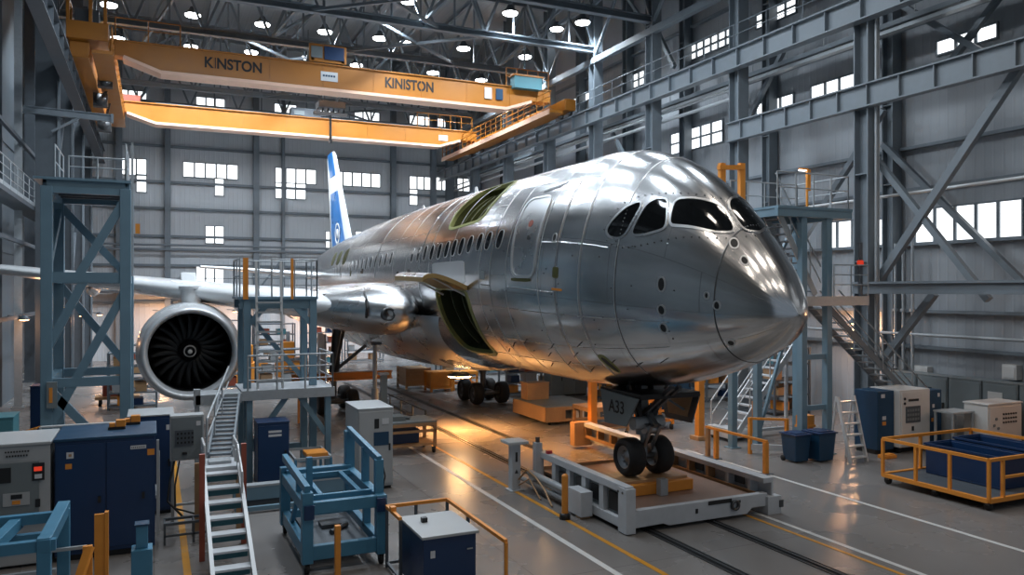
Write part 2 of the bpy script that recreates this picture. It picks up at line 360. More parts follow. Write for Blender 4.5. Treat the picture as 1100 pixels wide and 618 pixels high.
for k, y in enumerate(TRUSSY[:-1]):
    y2 = TRUSSY[k + 1]
    for j, x in enumerate((-1.0, 5.9, 12.7, 19.5)):
        a, b = ((x, y, 19.1), (x + 3.4, y2, 23.0)) if (k + j) % 2 else ((x + 3.4, y, 23.0), (x, y2, 19.1))
        struct(MB().bar(a, b, .14), 'roof_brace_beam', M['steel'])
    struct(MB().bar((4.0 + 3 * (k % 3), y, 18.95), (10.5 + 3 * (k % 3), y2, 18.95), .14).bar((10.5 + 3 * (k % 3), y, 18.9), (4.0 + 3 * (k % 3), y2, 18.9), .14), 'roof_brace_beam', M['steel'])
    # knee trusses on the column line at the right
    struct(MB().bar((22.9, y, 18.3), (22.9, y2, 18.3), .3, .34).bar((22.9, y, 18.4), (22.9, (y + y2) / 2, 21.6), .14).bar((22.9, (y + y2) / 2, 21.6), (22.9, y2, 18.4), .14).bar((22.9, y, 21.7), (22.9, y2, 21.7), .2), 'eaves_beam', M['steel'])
# ---- left side: runway girder, columns, catwalk
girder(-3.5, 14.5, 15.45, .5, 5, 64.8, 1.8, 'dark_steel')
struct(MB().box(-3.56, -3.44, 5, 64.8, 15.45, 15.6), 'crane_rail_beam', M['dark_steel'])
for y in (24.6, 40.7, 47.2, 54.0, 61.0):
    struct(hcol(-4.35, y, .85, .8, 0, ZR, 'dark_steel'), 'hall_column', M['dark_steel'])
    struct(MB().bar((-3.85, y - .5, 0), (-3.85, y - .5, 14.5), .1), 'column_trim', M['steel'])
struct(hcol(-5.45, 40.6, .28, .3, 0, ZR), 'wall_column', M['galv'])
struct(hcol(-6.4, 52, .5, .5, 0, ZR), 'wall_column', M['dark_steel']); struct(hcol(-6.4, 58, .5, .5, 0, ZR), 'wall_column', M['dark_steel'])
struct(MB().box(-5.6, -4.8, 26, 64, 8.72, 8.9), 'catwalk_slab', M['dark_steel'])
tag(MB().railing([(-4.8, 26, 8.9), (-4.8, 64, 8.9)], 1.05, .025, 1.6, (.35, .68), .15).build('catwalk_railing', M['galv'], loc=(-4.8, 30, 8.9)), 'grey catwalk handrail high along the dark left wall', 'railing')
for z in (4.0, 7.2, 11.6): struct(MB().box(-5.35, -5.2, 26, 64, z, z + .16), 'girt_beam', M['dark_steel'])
for y, z0, z1 in ((42, 9.2, 14.2), (48.5, 2, 8.6), (55, 2, 8.6)): brace((-4.3, y, z0), (-4.3, y + 5, z1), .18, .18, 'dark_steel')
t = T('jib_arm', 'grey jib arm reaching out from the left column below the crane girder', 'jib crane', (-4.0, 40.3, 12.9))
MB().ibeam((-5.2, 39.95, 13.1), (-1.75, 39.95, 13.0), .2, .32, .04).build('boom', M['steel'], t)
MB().bar((-4.1, 39.95, 12.2), (-2.9, 39.95, 13.0), .1).build('stay', M['steel'], t)
MB().cbox((-1.72, 39.95, 12.98), (.1, .3, .4)).build('end_plate', M['steel'], t)
for k, (y, x) in enumerate(((44.5, -5.0), (45.4, -5.0), (50.5, -5.0), (51.4, -5.0), (57.5, -5.0), (36.5, -7.2), (37.4, -7.2))):
    tag(MB().tube((x, y, 0), (x, y, 8.7), .09, 8).tube((x, y, 3), (x, y, 3.1), .14, 8).tube((x, y, 6), (x, y, 6.1), .14, 8).build('riser_pipe', M['galv'], loc=(x, y, 0)), 'grey riser pipe standing against the left wall behind the blue tower', 'pipe', 'riser pipes of the left wall')
# ---- back wall: columns, girts, pipe racks
for px in (180, 275, 304, 422, 465, 489, 128):
    x = atY(px, 250, 64.7).x
    struct(hcol(x, 64.6, .42 if px not in (304, 489) else .22, .5, 0, ZR), 'back_wall_column', M['steel'])
for z in (4.2, 7.0, 9.2, 11.3, 13.3, 16.0, 18.4): struct(MB().box(-7.9, 26.5, 64.75, 65, z, z + .18), 'back_girt_beam', M['steel'])
for z, r in ((8.25, .1), (8.6, .08)): tag(MB().tube((-6, 64.3, z), (24, 64.3, z), r).build('back_wall_pipe', M['steel'], loc=(8, 64.3, z)), 'upper grey pipe along the back wall' if r < .09 else 'lower of the two grey pipes along the back wall', 'pipe')
struct(MB().box(-4, 24, 63.7, 64.7, 5.0, 5.14).bar((-4, 63.75, 6.1), (24, 63.75, 6.1), .05).bar((-4, 63.75, 5.6), (24, 63.75, 5.6), .05), 'back_walkway_slab', M['dark_steel'])
struct(MB().bar((14.2, 64.5, 4.5), (19.0, 64.5, 11.0), .12), 'brace_beam', M['steel'])
struct(MB().bar((6.2, 64.5, 3.5), (9.5, 64.5, 8.0), .12), 'brace_beam', M['steel'])
# ---- windows
WN = [0]
def window(plane, c, rect, nu, nv=1, tilt=0):
    """rect = px x0,y0,x1,y1 in the photo frame, turned into a flat window on wall plane ('X' or 'Y' at c)"""
    WN[0] += 1
    x0, y0, x1, y1 = rect; f = atX if plane == 'X' else atY
    a = f(x0, y0, c); b = f(x1, y0 + tilt, c); a2 = f(x0, y1, c); b2 = f(x1, y1 + tilt, c)
    z1 = (a.z + b.z) / 2; z0 = (a2.z + b2.z) / 2
    u0, u1 = sorted((a.y, b.y)) if plane == 'X' else sorted((a.x, b.x))
    fw = .06; s = -1
    def bx(mb, ua, ub, za, zb, d0, d1):
        if plane == 'X': mb.box(c - d1, c - d0, ua, ub, za, zb)
        else: mb.box(ua, ub, c - d1, c - d0, za, zb)
    mb = MB()
    bx(mb, u0 - fw, u1 + fw, z0 - fw, z0, 0, .1); bx(mb, u0 - fw, u1 + fw, z1, z1 + fw, 0, .1); bx(mb, u0 - fw, u0, z0, z1, 0, .1); bx(mb, u1, u1 + fw, z0, z1, 0, .1)
    for i in range(1, nu): u = u0 + (u1 - u0) * i / nu; bx(mb, u - .055, u + .055, z0, z1, 0, .1)
    for i in range(1, nv): z = z0 + (z1 - z0) * i / nv; bx(mb, u0, u1, z - .045, z + .045, 0, .09)
    o = struct(mb, 'window_%d' % WN[0], M['steel'])
    g = MB(); bx(g, u0, u1, z0, z1, .01, .03); g.build('window_pane', M['win'], o)
    return o
RW = 26.58
for rect, nu, nv, t in (((985, 230, 1099, 267), 5, 1, -19.5), ((938, 238, 951, 268), 1, 1, -3), ((885, 241, 934, 269), 3, 1, -6),
                        ((1008, 46, 1072, 60), 3, 1, -21), ((873, 93, 919, 107), 3, 1, -13), ((814, 113, 853, 127), 3, 1, -12),
                        ((735, 53, 789, 68), 7, 2, -23), ((669, 86, 700, 100), 5, 2, -13), ((722, 146, 777, 168), 5, 2, -18),
                        ((814, 17, 856, 31), 4, 2, -18), ((815 - 5, 40, 826, 46), 1, 1, -6), ((596, 117, 636, 124), 4, 1, -19)):
    if rect[0] == 810: continue
    window('X', RW, (rect[0], rect[1], rect[2], rect[3]), nu, nv, t)
for y0 in (6.0, -2.0, -10.0):      # the same window bands go on towards the open end of the hall
    for z0, z1 in ((7.2, 8.4), (13.6, 14.6), (17.5, 18.8)):
        WN[0] += 1
        mb = MB(); [mb.box(RW - .1, RW, y0 + k * 1.3 - .035, y0 + k * 1.3 + .035, z0, z1) for k in range(6)]
        mb.box(RW - .1, RW, y0, y0 + 6.5, z0 - .06, z0).box(RW - .1, RW, y0, y0 + 6.5, z1, z1 + .06)
        o = struct(mb, 'window_%d' % WN[0], M['steel']); MB().box(RW - .03, RW - .01, y0, y0 + 6.5, z0, z1).build('window_pane', M['win'], o)
BW = 64.97
for rect, nu, nv, t in (((128, 97, 157, 114), 3, 2, 1.6), ((211, 105, 241, 122), 3, 1, 1.6), ((295, 112, 318, 129), 2, 1, 1.4), ((343, 116, 366, 132), 3, 2, 1.4), ((381, 120, 407, 136), 3, 1, 1.5),
                        ((440, 125, 464, 141), 3, 1, 1), ((470, 128, 488, 143), 3, 1, 1),
                        ((125, 170, 157, 187), 3, 1, 1.5), ((147, 188, 157, 206), 1, 1, .5), ((197, 175, 255, 190), 5, 1, 2.5), ((231, 192, 240, 210), 1, 1, .4),
                        ((296, 181, 339, 196), 4, 1, 1.8), ((296, 197, 328, 213), 3, 1, 1), ((358, 185, 408, 199), 5, 1, 2.2), ((357, 200, 366, 216), 1, 1, .4),
                        ((440, 190, 463, 203), 3, 1, .8), ((440, 204, 448, 220), 1, 1, .3), ((467, 191, 489, 204), 3, 1, 1), ((490, 192, 504, 205), 2, 1, .6),
                        ((221, 243, 240, 261), 2, 1, .8), ((382, 249, 391, 256), 1, 1, .2), ((211, 285, 240, 304), 3, 1, .7), ((350, 249, 354, 268), 1, 1, .2)):
    window('Y', BW, rect, nu, nv, t)
# ---- high-bay lamps hanging from the roof
def highbay(p, label='round white high-bay lamp hanging below the hangar roof', light=True):
    t = T('ceiling_lamp', label, 'ceiling lamp', p, 'high-bay lamps under the roof')
    x, y, z = p
    MB().tube((x, y, z + .5), (x, y, 22.0), .025, 6).build('stem', M['dark_steel'], t)
    MB().lathe((x, y, z), 'z', [(.45, .06), (.42, .14), (.30, .18), (.24, .22), (.06, .40), (.0, .43), (.0, .41)], 24).build('lamp_shade', M['dark_steel'], t)
    MB().lathe((x, y, z), 'z', [(.0, .41), (-.07, .38), (-.11, .25), (-.13, .0)], 24).build('lamp_lens', M['lamp'], t)
    if light:
        l = bpy.data.lights.new('lamp_light', 'SPOT'); l.energy = LAMP_W * 4; l.spot_size = R(150); l.spot_blend = .7; l.color = COOL; l.shadow_soft_size = .35
        o = bpy.data.objects.new('lamp_light', l); COL.objects.link(o); o.parent = t; o.location = (0, 0, -.2)
    return t
LPX = ((117, 5), (126, 41), (207, 16), (205, 50), (270, 56), (282, 26), (331, 62), (349, 34), (383, 70), (408, 41), (439, 1), (465, 78), (498, 52), (517, 86), (548, 14), (564, 61), (626, 24), (598, 31), (435, 46))
for i, (px, py) in enumerate(LPX):
    r = ray(px, py); z = 20.2 if i < 17 else 21.5
    d = (z - EYE) / r[2]; highbay((r[0] * d, r[1] * d, z), light=i < 17)
# warm wall lamps
def wall_lamp(p, dx, label, power=60):
    t = T('wall_lamp', label, 'wall lamp', p)
    x, y, z = p
    MB().bar((x - dx * .6, y, z + .15), (x, y, z + .1), .06).build('bracket', M['dark_steel'], t)
    MB().lathe((x, y, z), 'z', [(.18, .04), (.12, .12), (.0, .24), (-.02, .23)], 18).build('lamp_shade', M['dark_steel'], t)
    MB().lathe((x, y, z), 'z', [(.0, .21), (-.06, .15), (-.08, 0)], 18).build('lamp_lens', M['lamp_wall'], t)
    l = bpy.data.lights.new('lamp_light', 'POINT'); l.energy = power; l.color = (1, .50, .24); l.shadow_soft_size = .15
    o = bpy.data.objects.new('lamp_light', l); COL.objects.link(o); o.parent = t; o.location = (0, 0, -.25)
p = atX(26, 343, -5.0); wall_lamp((p.x, p.y, p.z), 1, 'warm lamp on the left wall beside the dark panel')
p = atX(89, 339, -3.5); wall_lamp((p.x, p.y, p.z), 1, 'warm lamp seen through the blue tower, the lower one of a pair')
p = atX(107, 338, -3.4); wall_lamp((p.x, p.y, p.z), 1, 'warm lamp seen through the blue tower beside its right post')
p = atX(917, 347, 25.8); wall_lamp((p.x, p.y, p.z), -1, 'warm lamp on the wall behind the grey stair', 260)
wall_lamp((5.6, 62.9, 3.6), 1, 'warm lamp low on the back wall under the wing', 160)
wall_lamp((12.5, 62.9, 3.4), 1, 'warm lamp low on the back wall beyond the crates', 400)
wall_lamp((.5, 62.9, 3.6), 1, 'warm lamp low on the back wall behind the engine', 250)
wall_lamp((25.9, 12.6, 4.6), -1, 'warm lamp on the right wall beyond the picture edge', 150)  # added out of view to warm the lower right wall
# ================================================================== OVERHEAD CRANE
cr = T('overhead_crane', 'orange double girder overhead crane spanning the hall under the roof', 'overhead crane', (10, 49, 15.6))
GY, GY2 = 43.0, 55.6
def crane_girder(y, zt, zb, x0, x1, tape):
    mb = MB().mat(M['orange'])
    zc = zb + .45 * (zt - zb)
    mb.prism([(x0, zc), (x0 + tape * .45, zc), (x0 + tape, zb), (x1 - tape, zb), (x1 - tape * .45, zc), (x1, zc), (x1, zt), (x0, zt)], 'y', y - .42, y + .42)
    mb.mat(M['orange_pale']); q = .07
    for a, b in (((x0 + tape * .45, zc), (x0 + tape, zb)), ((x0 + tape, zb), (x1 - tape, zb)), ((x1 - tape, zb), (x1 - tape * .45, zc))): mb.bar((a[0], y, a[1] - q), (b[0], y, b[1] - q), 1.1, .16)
    mb.mat(M['orange']).box(x0, x1, y - .52, y + .52, zt, zt + .06)
    mb.mat(M['steel']).box(x0 + 3, x1 - 1, y - .05, y + .05, zt + .06, zt + .2)
    for k in range(1, 9): x = x0 + (x1 - x0) * k / 9; mb.mat(M['orange']).box(x - .02, x + .02, y - .45, y - .42, zb + .02, zt)
    return mb.build('girder', None, cr)
g1 = crane_girder(GY, 17.3, 16.05, -2.7, 22.0, 3.0)
g2 = crane_girder(GY2, 17.1, 15.95, -2.9, 22.2, 3.0)
text('KINSTON', 'lettering', M['text_black'], g1, (atY(251, 86, GY - .43).x, GY - .44, 16.72), (R(90), 0, 0), .74, .88, bold=.03)
text('KINISTON', 'lettering', M['text_black'], g1, (atY(440, 104, GY - .43).x, GY - .44, 16.72), (R(90), 0, 0), .78, .80, bold=.03)
x = atY(352, 95, GY).x
sg = MB().box(x - .45, x + .45, GY - .46, GY - .43, 16.45, 16.95).build('sign_plate', M['sticker'], g1)
for k in range(5): MB().box(x - .35 + k * .14, x - .25 + k * .14, GY - .475, GY - .46, 16.68, 16.78).build('sign_mark', M['cab_blue'], g1)
x = atY(474, 148, GY2).x; MB().box(x - .35, x + .35, GY2 - .46, GY2 - .43, 16.3, 16.7).build('sign_plate', M['sticker'], g2)
for px, m_ in ((521, 'sticker'), (533, 'cab_blue')):
    x = atY(px, 111, GY).x; MB().box(x - .22, x + .22, GY - .5, GY - .43, 16.45, 17.1).build('girder_box', M[m_], g1)
for xx, nm in ((-3.0, 'end_carriage'), (22.35, 'end_carriage')):
    sgn = 1 if xx < 0 else -1
    mb = MB().mat(M['orange']).box(xx - .5, xx + .3, GY - 2.2, GY2 + 2.2, 15.85, 16.6) if xx < 0 else MB().mat(M['orange']).box(xx - .3, xx + .4, GY - 2.2, GY2 + 2.2, 15.85, 16.5)
    ec = mb.build(nm, None, cr, bevel=.03)
    for y in (GY - 1.7, GY - .6, GY2 - .6, GY2 + 1.7): MB().lathe(((-3.5 if xx < 0 else 22.6), y, 15.86), 'x', [(-.09, 0), (-.09, .24), (.09, .24), (.09, 0)], 18).build('carriage_wheel', M['dark_metal'], ec)
# walkway outside the end carriages with railings
wk = MB().mat(M['orange']).box(21.0, 21.9, GY - 2.2, GY2 + 4, 15.62, 15.78).mat(M['orange_pale']).box(20.96, 21.0, GY - 2.2, GY2 + 4, 15.5, 15.8).build('end_walkway', None, cr)
MB().railing([(21.05, GY - 2.2, 15.78), (21.05, GY2 + 4, 15.78)], 1.1, .03, .9, (.4, .7)).build('walkway_railing', M['orange'], cr)
wk2 = MB().mat(M['orange']).box(-2.55, -1.7, GY - 3.0, GY2 + 2, 15.9, 16.05).build('end_walkway', None, cr)
MB().railing([(-1.75, GY - 3, 16.05), (-1.75, GY2 + 2, 16.05)], 1.1, .03, 1.3, (.4, .7)).build('walkway_railing', M['orange'], cr)
MB().railing([(-1.7, GY - .5, 17.36), (1.2, GY - .5, 17.36)], 1.05, .03, 1.4).build('girder_railing', M['orange'], g1)
MB().railing([(19.0, GY - .5, 17.36), (21.8, GY - .5, 17.36)], 1.05, .03, .7).build('girder_railing', M['orange'], g1)
MB().railing([(17.5, GY2 - .5, 17.16), (21.8, GY2 - .5, 17.16)], 1.05, .03, .8).build('girder_railing', M['orange'], g2)
cb = MB().mat(M['orange']).box(-3.6, -1.9, GY - 2.6, GY - .5, 16.6, 17.4).box(-3.6, -3.45, GY - 2.6, GY - 2.45, 17.4, 19.2).box(-2.1, -1.95, GY - 2.6, GY - 2.45, 17.4, 19.2).box(-3.6, -1.95, GY - 2.6, GY - 2.45, 19.1, 19.25).box(-2.7, -2.55, GY - 2.6, GY - 2.45, 17.4, 19.2).box(-3.6, -3.5, GY - .7, GY - .6, 17.4, 18.6).box(-3.6, -3.5, GY - 2.6, GY - .6, 18.5, 18.6).mat(M['dark_steel']).box(-3.3, -2.3, GY - 2.2, GY - 1.2, 17.4, 18.1)
cb.build('drive_housing', None, cr, bevel=.02)
x = atY(533, 98, GY).x
MB().mat(M['teal']).box(x + .8, x + 2.6, GY - .9, GY - .3, 17.2, 17.9).mat(M['orange']).box(x + .7, x + 2.7, GY - .95, GY - .25, 17.9, 18.0).build('drive_housing', None, cr)
# trolley across both girders, hoist box and hook
tx = atY(350, 78, GY).x
tr = MB().mat(M['orange']).box(tx - .9, tx - .7, GY - .6, 46.0, 17.42, 17.7).box(tx + .7, tx + .9, GY - .6, 46.0, 17.42, 17.7).box(tx - 1.0, tx + 1.0, GY - .6, GY - .5, 17.4, 18.35).build('trolley', None, cr, bevel=.02)
MB().mat(M['navy']).box(tx - .2, tx + .85, GY - .68, GY + .6, 17.55, 18.25).mat(M['panel_grey']).box(tx - .9, tx - .3, GY - .66, GY + .6, 17.6, 18.2).build('hoist_housing', None, tr)
x3 = atY(326, 121, GY2).x; MB().mat(M['dark_steel']).box(x3 - .9, x3 + 1.1, GY2 - .4, GY2 + .4, 17.16, 17.75).mat(M['panel_grey']).box(x3 - .7, x3, GY2 - .45, GY2 - .4, 17.25, 17.55).build('cable_drum_box', None, g2)
x4 = atY(134, 110, GY2).x; MB().mat(M['plastic_red']).box(x4 - 1.4, x4 + .9, GY2 - .3, GY2 + .3, 17.16, 17.6).build('cable_drum_box', None, g2)
hx = atY(355, 118, 45.2).x + .0
hk = MB().mat(M['dark_metal'])
for a in (-.5, .5):
    for b in (-.35, .35): hk.tube((hx + a * .8, 45.2 + b, 15.9), (hx + a, 45.2 + b, 17.45), .03, 6)
hk.box(hx - .75, hx + .75, 44.7, 45.7, 15.55, 15.9).box(hx - .95, hx + .95, 45.0, 45.4, 15.2, 15.35)
for k in range(6): hk.tube((hx - .8 + k * .32, 45.2, 15.3), (hx - .6 + k * .26, 45.1, 15.95), .05, 6)
hk.tube((hx, 45.2, 14.0), (hx, 45.2, 15.3), .07, 8)
hk.build('hook_block', None, tr)
MB().lathe((hx, 45.2, 13.8), 'x', [(-.05, .12), (-.05, .24), (.05, .24), (.05, .12)], 16, True).build('hook', M['dark_metal'], tr)
for k, (px, py, y) in enumerate(((113, 87, 45.5), (112, 135, 50.5), (108, 108, 47.5))):
    p = atY(px, py, y); m_ = MB().mat(M['dark_metal']).cbox(p, (.7, .5, .7)).lathe(p, 'y', [(-.35, .0), (-.35, .3), (.35, .3), (.35, 0)], 14).bar((p.x, p.y, p.z), (-2.3, p.y, 15.95), .12)
    m_.build('drive_motor', None, cr)
# ================================================================== THE AIRLINER
AX, NY, ZT = 10.8, 10.96, 4.744
plane = T('airliner', 'bare metal wide body airliner under assembly filling the middle of the hangar', 'airplane', (AX, NY, 0))
def prof(s):
    g = math.sqrt(max(0, 1 - (1 - min(max(s / .628, 0), 1)) ** 2))
    f = lambda L, a, b: .085 * g + .915 * (1 - (1 - min(max(s / L, 0), 1)) ** a) ** b
    u = min(max((s - 20) / 22, 0), 1.3)
    zT = ZT + (8.66 - ZT) * f(6.236, 2.355, .986) - .85 * u ** 1.6
    zB = ZT + (2.75 - ZT) * f(8.02, 2.305, .693) + 2.6 * u ** 2.2
    wd = 2.85 * f(13.7, 1.737, .637) * (1 - .62 * u * u)
    zm = ZT + (5.70 - ZT) * (1 - (1 - min(max(s / 13.7, 0), 1)) ** 1.737) + .9 * u * u
    return zT, zB, wd, zm
def surf(s, ph):
    zT, zB, wd, zm = prof(s); sn = math.sin(ph)
    return Vector((AX + wd * math.cos(ph), NY + s, zm + ((zT - zm) if sn >= 0 else (zm - zB)) * sn))
def snorm(s, ph):
    e = .02
    n = (surf(s + e, ph) - surf(max(s - e, .001), ph)).cross(surf(s, ph + e) - surf(s, ph - e)).normalized()
    c = surf(s, ph) - Vector((AX, NY + s, prof(s)[3]))
    return n if n.dot(c) > 0 else -n
def off(s, ph, d): return surf(s, ph) + snorm(s, ph) * d
def inpoly(q, poly):
    x, y = q; c = False; n = len(poly)
    for i in range(n):
        (x1, y1), (x2, y2) = poly[i], poly[i - 1]
        if (y1 > y) != (y2 > y) and x < (x2 - x1) * (y - y1) / (y2 - y1) + x1: c = not c
    return c
def chaikin(p, n=2, w=.22):
    for _ in range(n):
        q = []
        for i in range(len(p)):
            a, b = p[i], p[(i + 1) % len(p)]
            q += [(a[0] * (1 - w) + b[0] * w, a[1] * (1 - w) + b[1] * w), (a[0] * w + b[0] * (1 - w), a[1] * w + b[1] * (1 - w))]
        p = q
    return p
def dens(p, m):
    """resample a closed outline of (s, phi) at roughly even metric steps"""
    def mt(a, b): r = max(.6, prof((a[0] + b[0]) / 2)[2]); return math.hypot((a[0] - b[0]) * 1.2, (a[1] - b[1]) * r)
    L = [mt(p[i], p[(i + 1) % len(p)]) for i in range(len(p))]; tot = sum(L); out = []
    for k in range(m):
        t = tot * k / m; i = 0
        while t > L[i] and i < len(p) - 1: t -= L[i]; i += 1
        a, b = p[i], p[(i + 1) % len(p)]; u = t / L[i] if L[i] > 1e-9 else 0
        out.append((a[0] + (b[0] - a[0]) * u, a[1] + (b[1] - a[1]) * u))
    return out
def rad(p): return [(s, R(d)) for s, d in p]
def grow(p, d):
    """push an outline outwards by d metres on the skin"""
    n = len(p); cs = sum(q[0] for q in p) / n; cp = sum(q[1] for q in p) / n
    ks = (surf(cs + .01, cp) - surf(cs - .01, cp)).length / .02; kp = (surf(cs, cp + .01) - surf(cs, cp - .01)).length / .02
    area2 = sum(p[i][0] * p[(i + 1) % n][1] - p[(i + 1) % n][0] * p[i][1] for i in range(n)); sg = 1 if area2 > 0 else -1
    out = []
    for i in range(n):
        a, b = p[i - 1], p[(i + 1) % n]; ts, tp = (b[0] - a[0]) * ks, (b[1] - a[1]) * kp; l = math.hypot(ts, tp) or 1
        out.append((p[i][0] + sg * tp / l * d / ks, p[i][1] - sg * ts / l * d / kp))
    return out
def patch(p, d, name, m, parent, rings=5, uvd=None):
    n = len(p); cs = sum(q[0] for q in p) / n; cp = sum(q[1] for q in p) / n; vs = []; fs = []
    for k in range(rings):
        t = 1 - k / rings
        vs += [off(cs + (s - cs) * t, cp + (h - cp) * t, d) for s, h in p]
    vs.append(off(cs, cp, d)); c = len(vs) - 1
    for k in range(rings - 1): fs += [(k * n + i, k * n + (i + 1) % n, (k + 1) * n + (i + 1) % n, (k + 1) * n + i) for i in range(n)]
    fs += [((rings - 1) * n + i, (rings - 1) * n + (i + 1) % n, c) for i in range(n)]
    mb = MB(); mb.add(vs, fs, True)
    # a rim so that the sheet has thickness
    mb.add([off(s, h, d) for s, h in p] + [off(s, h, d - .05) for s, h in p], [(i, (i + 1) % n, n + (i + 1) % n, n + i) for i in range(n)])
    return mb.build(name, m, parent, recalc=True)
def ringframe(p, wd, d, name, m, parent, inset=.05):
    q = grow(p, wd); n = len(p)
    vs = [off(*a, d - inset) for a in p] + [off(*a, d) for a in p] + [off(*a, d) for a in q] + [off(*a, -.02) for a in q]
    fs = [(k * n + i, k * n + (i + 1) % n, (k + 1) * n + (i + 1) % n, (k + 1) * n + i) for k in range(3) for i in range(n)]
    return MB().add(vs, fs).build(name, m, parent)
# outlines (station behind the nose in m, angle round the hull in degrees; 90 = crown, 180 = the side facing the camera)
O_CARGO = dens(chaikin(rad([(12.33, 188.8), (10.35, 188.0), (10.1, 192.0), (10.08, 205), (10.18, 219.5), (10.21, 233.2), (12.55, 235.0), (12.45, 215), (12.38, 200)]), 2, .15), 64)
O_HATCH = dens(chaikin(rad([(12.02, 152.0), (12.23, 139.3), (12.1, 113.0), (10.1, 111.5), (9.75, 128.8), (9.85, 147.8)]), 2, .12), 64)
O_DOOR = dens(chaikin(rad([(7.58, 139.2), (6.52, 138.6), (6.5, 158), (6.48, 176.8), (7.42, 177.6), (7.58, 158)]), 2, .14), 56)
NS, NP = 200, 240
st = [42.5 * (i / NS) ** 1.35 for i in range(NS + 1)]; st[0] = .0008
def hull(i0, i1, name, d=0.0, holes=()):
    me = bpy.data.meshes.new(name); vs = []; fs = []; uvs = []
    for i in range(i0, i1 + 1):
        for j in range(NP): vs.append(surf(st[i], 2 * math.pi * j / NP) - plane.location)
    for i in range(i0, i1):
        for j in range(NP):
            j2 = (j + 1) % NP; sm, pm = (st[i] + st[i + 1]) / 2, 2 * math.pi * (j + .5) / NP
            if any(inpoly((sm, pm), h) for h in holes): continue
            a, b = (i - i0) * NP, (i - i0 + 1) * NP
            fs.append((a + j, b + j, b + j2, a + j2)); uvs += [(st[i], 2.9 * 2 * math.pi * j / NP), (st[i + 1], 2.9 * 2 * math.pi * j / NP), (st[i + 1], 2.9 * 2 * math.pi * (j + 1) / NP), (st[i], 2.9 * 2 * math.pi * (j + 1) / NP)]
    if i1 == NS: fs.append([(i1 - i0) * NP + j for j in range(NP)]); uvs += [(42, 0)] * NP
    me.from_pydata(vs, [], fs); ul = me.uv_layers.new(name='skin')
    for l, u in zip(ul.data, uvs): l.uv = u
    me.polygons.foreach_set('use_smooth', [True] * len(me.polygons)); me.materials.append(M['skin']); me.update()
    import bmesh
    bm = bmesh.new(); bm.from_mesh(me); bmesh.ops.recalc_face_normals(bm, faces=bm.faces); bm.to_mesh(me); bm.free()
    o = bpy.data.objects.new(name, me); COL.objects.link(o); o.parent = plane; return o
IR = min(range(NS), key=lambda i: abs(st[i] - 1.22))
hull(0, IR, 'radome')
fus = hull(IR, NS, 'fuselage', holes=(O_CARGO, O_HATCH))
# sheet joints standing proud: radome ring and butt straps round the hull
def hoop(s, wd, h, a0, a1, name='butt_strap', m='skin_plain'):
    n = 90; vs = []; fs = []
    for k in range(n + 1):
        a = R(a0 + (a1 - a0) * k / n)
        vs += [off(s - wd / 2, a, -.01), off(s - wd / 2, a, h), off(s + wd / 2, a, h), off(s + wd / 2, a, -.01)]
    for k in range(n): fs += [(4 * k + q, 4 * k + q + 1, 4 * k + q + 5, 4 * k + q + 4) for q in range(3)]
    MB().add(vs, fs, True).build(name, M[m], fus)
hoop(st[IR], .028, .004, 0, 360, 'radome_joint', 'dark_metal')
hoop(5.62, .09, .005, 60, 238, m='skin_plain'); hoop(4.75, .04, .004, 60, 240, m='skin_plain'); hoop(3.6, .02, .003, 160, 238, m='dark_metal'); hoop(8.62, .06, .005, 60, 250, m='skin_plain')
for s_, w_, a_ in ((3.62, .022, 240), (4.78, .03, 240), (6.32, .03, 240), (7.80, .025, 240), (9.25, .03, 240), (11.2, .02, 185), (12.95, .03, 186), (15.5, .03, 195), (17.1, .03, 190), (22.6, .05, 185)):
    hoop(s_, w_, .004, 70, a_, 'sheet_joint', 'skin_bright')
def lap(ph, s0, s1, wd=.03):
    n = 40; vs = []; r = 2.9
    for k in range(n + 1):
        s = s0 + (s1 - s0) * k / n; a = R(ph)
        vs += [off(s, a - wd / 2 / r, .001), off(s, a - wd / 2 / r, .002), off(s, a + wd / 2 / r, .002), off(s, a + wd / 2 / r, .001)]
    MB().add(vs, [(4 * k + q, 4 * k + q + 1, 4 * k + q + 5, 4 * k + q + 4) for k in range(n) for q in range(3)], True).build('lap_joint', M['skin_plain'], fus)
for ph_a, a_, b_ in ((162, 3.9, 6.3), (196, 2.2, 9.9), (184, 5.7, 9.2), (216, 2.4, 9.9), (140, 8.7, 9.7), (128, 4.4, 9.6), (152, 12.9, 25), (112, 3.8, 9.9), (186, 12.9, 22), (230, 4.9, 10.1), (138, .2, 1.15), (218, .2, 1.15), (100, .25, .95)): lap(ph_a, a_, b_, .03 if b_ > 2 else .014)
hoop(13.9, .10, .006, 60, 200, m='skin_plain'); hoop(19.6, .12, .006, 60, 180, m='skin_plain'); hoop(26.5, .12, .006, 60, 180, m='skin_bright')
# flight deck windows
WS = [[(4.04, 155.0), (3.95, 150.5), (3.66, 142.5), (3.35, 137.6), (3.28, 140.0), (3.46, 154.2), (3.62, 156.8), (3.91, 157.0)],
      [(3.28, 154.2), (3.25, 148.8), (3.14, 137.5), (2.97, 132.8), (2.76, 130.6), (2.69, 132), (2.52, 142.8), (2.55, 146.4), (2.92, 151.6)],
      [(2.55, 128.0), (2.26, 121.0), (1.78, 109.6), (1.62, 109.0), (1.26, 115.2), (1.26, 120.2), (1.51, 130.8), (2.36, 142.0), (2.44, 140.5)],
      [(1.72, 101.2), (1.98, 70), (2.0, 52), (1.7, 48), (1.30, 66), (1.18, 76), (1.03, 91.0), (1.12, 105.2), (1.24, 106.6)]]
for k, p in enumerate(WS):
    q = dens(chaikin(rad(p), 2, .2), 56)
    wn = patch(q, .004, 'cockpit_window', M['glass_dark'], plane, 6)
    ringframe(q, .05, .018, 'window_frame', M['skin_plain'], wn, .03)
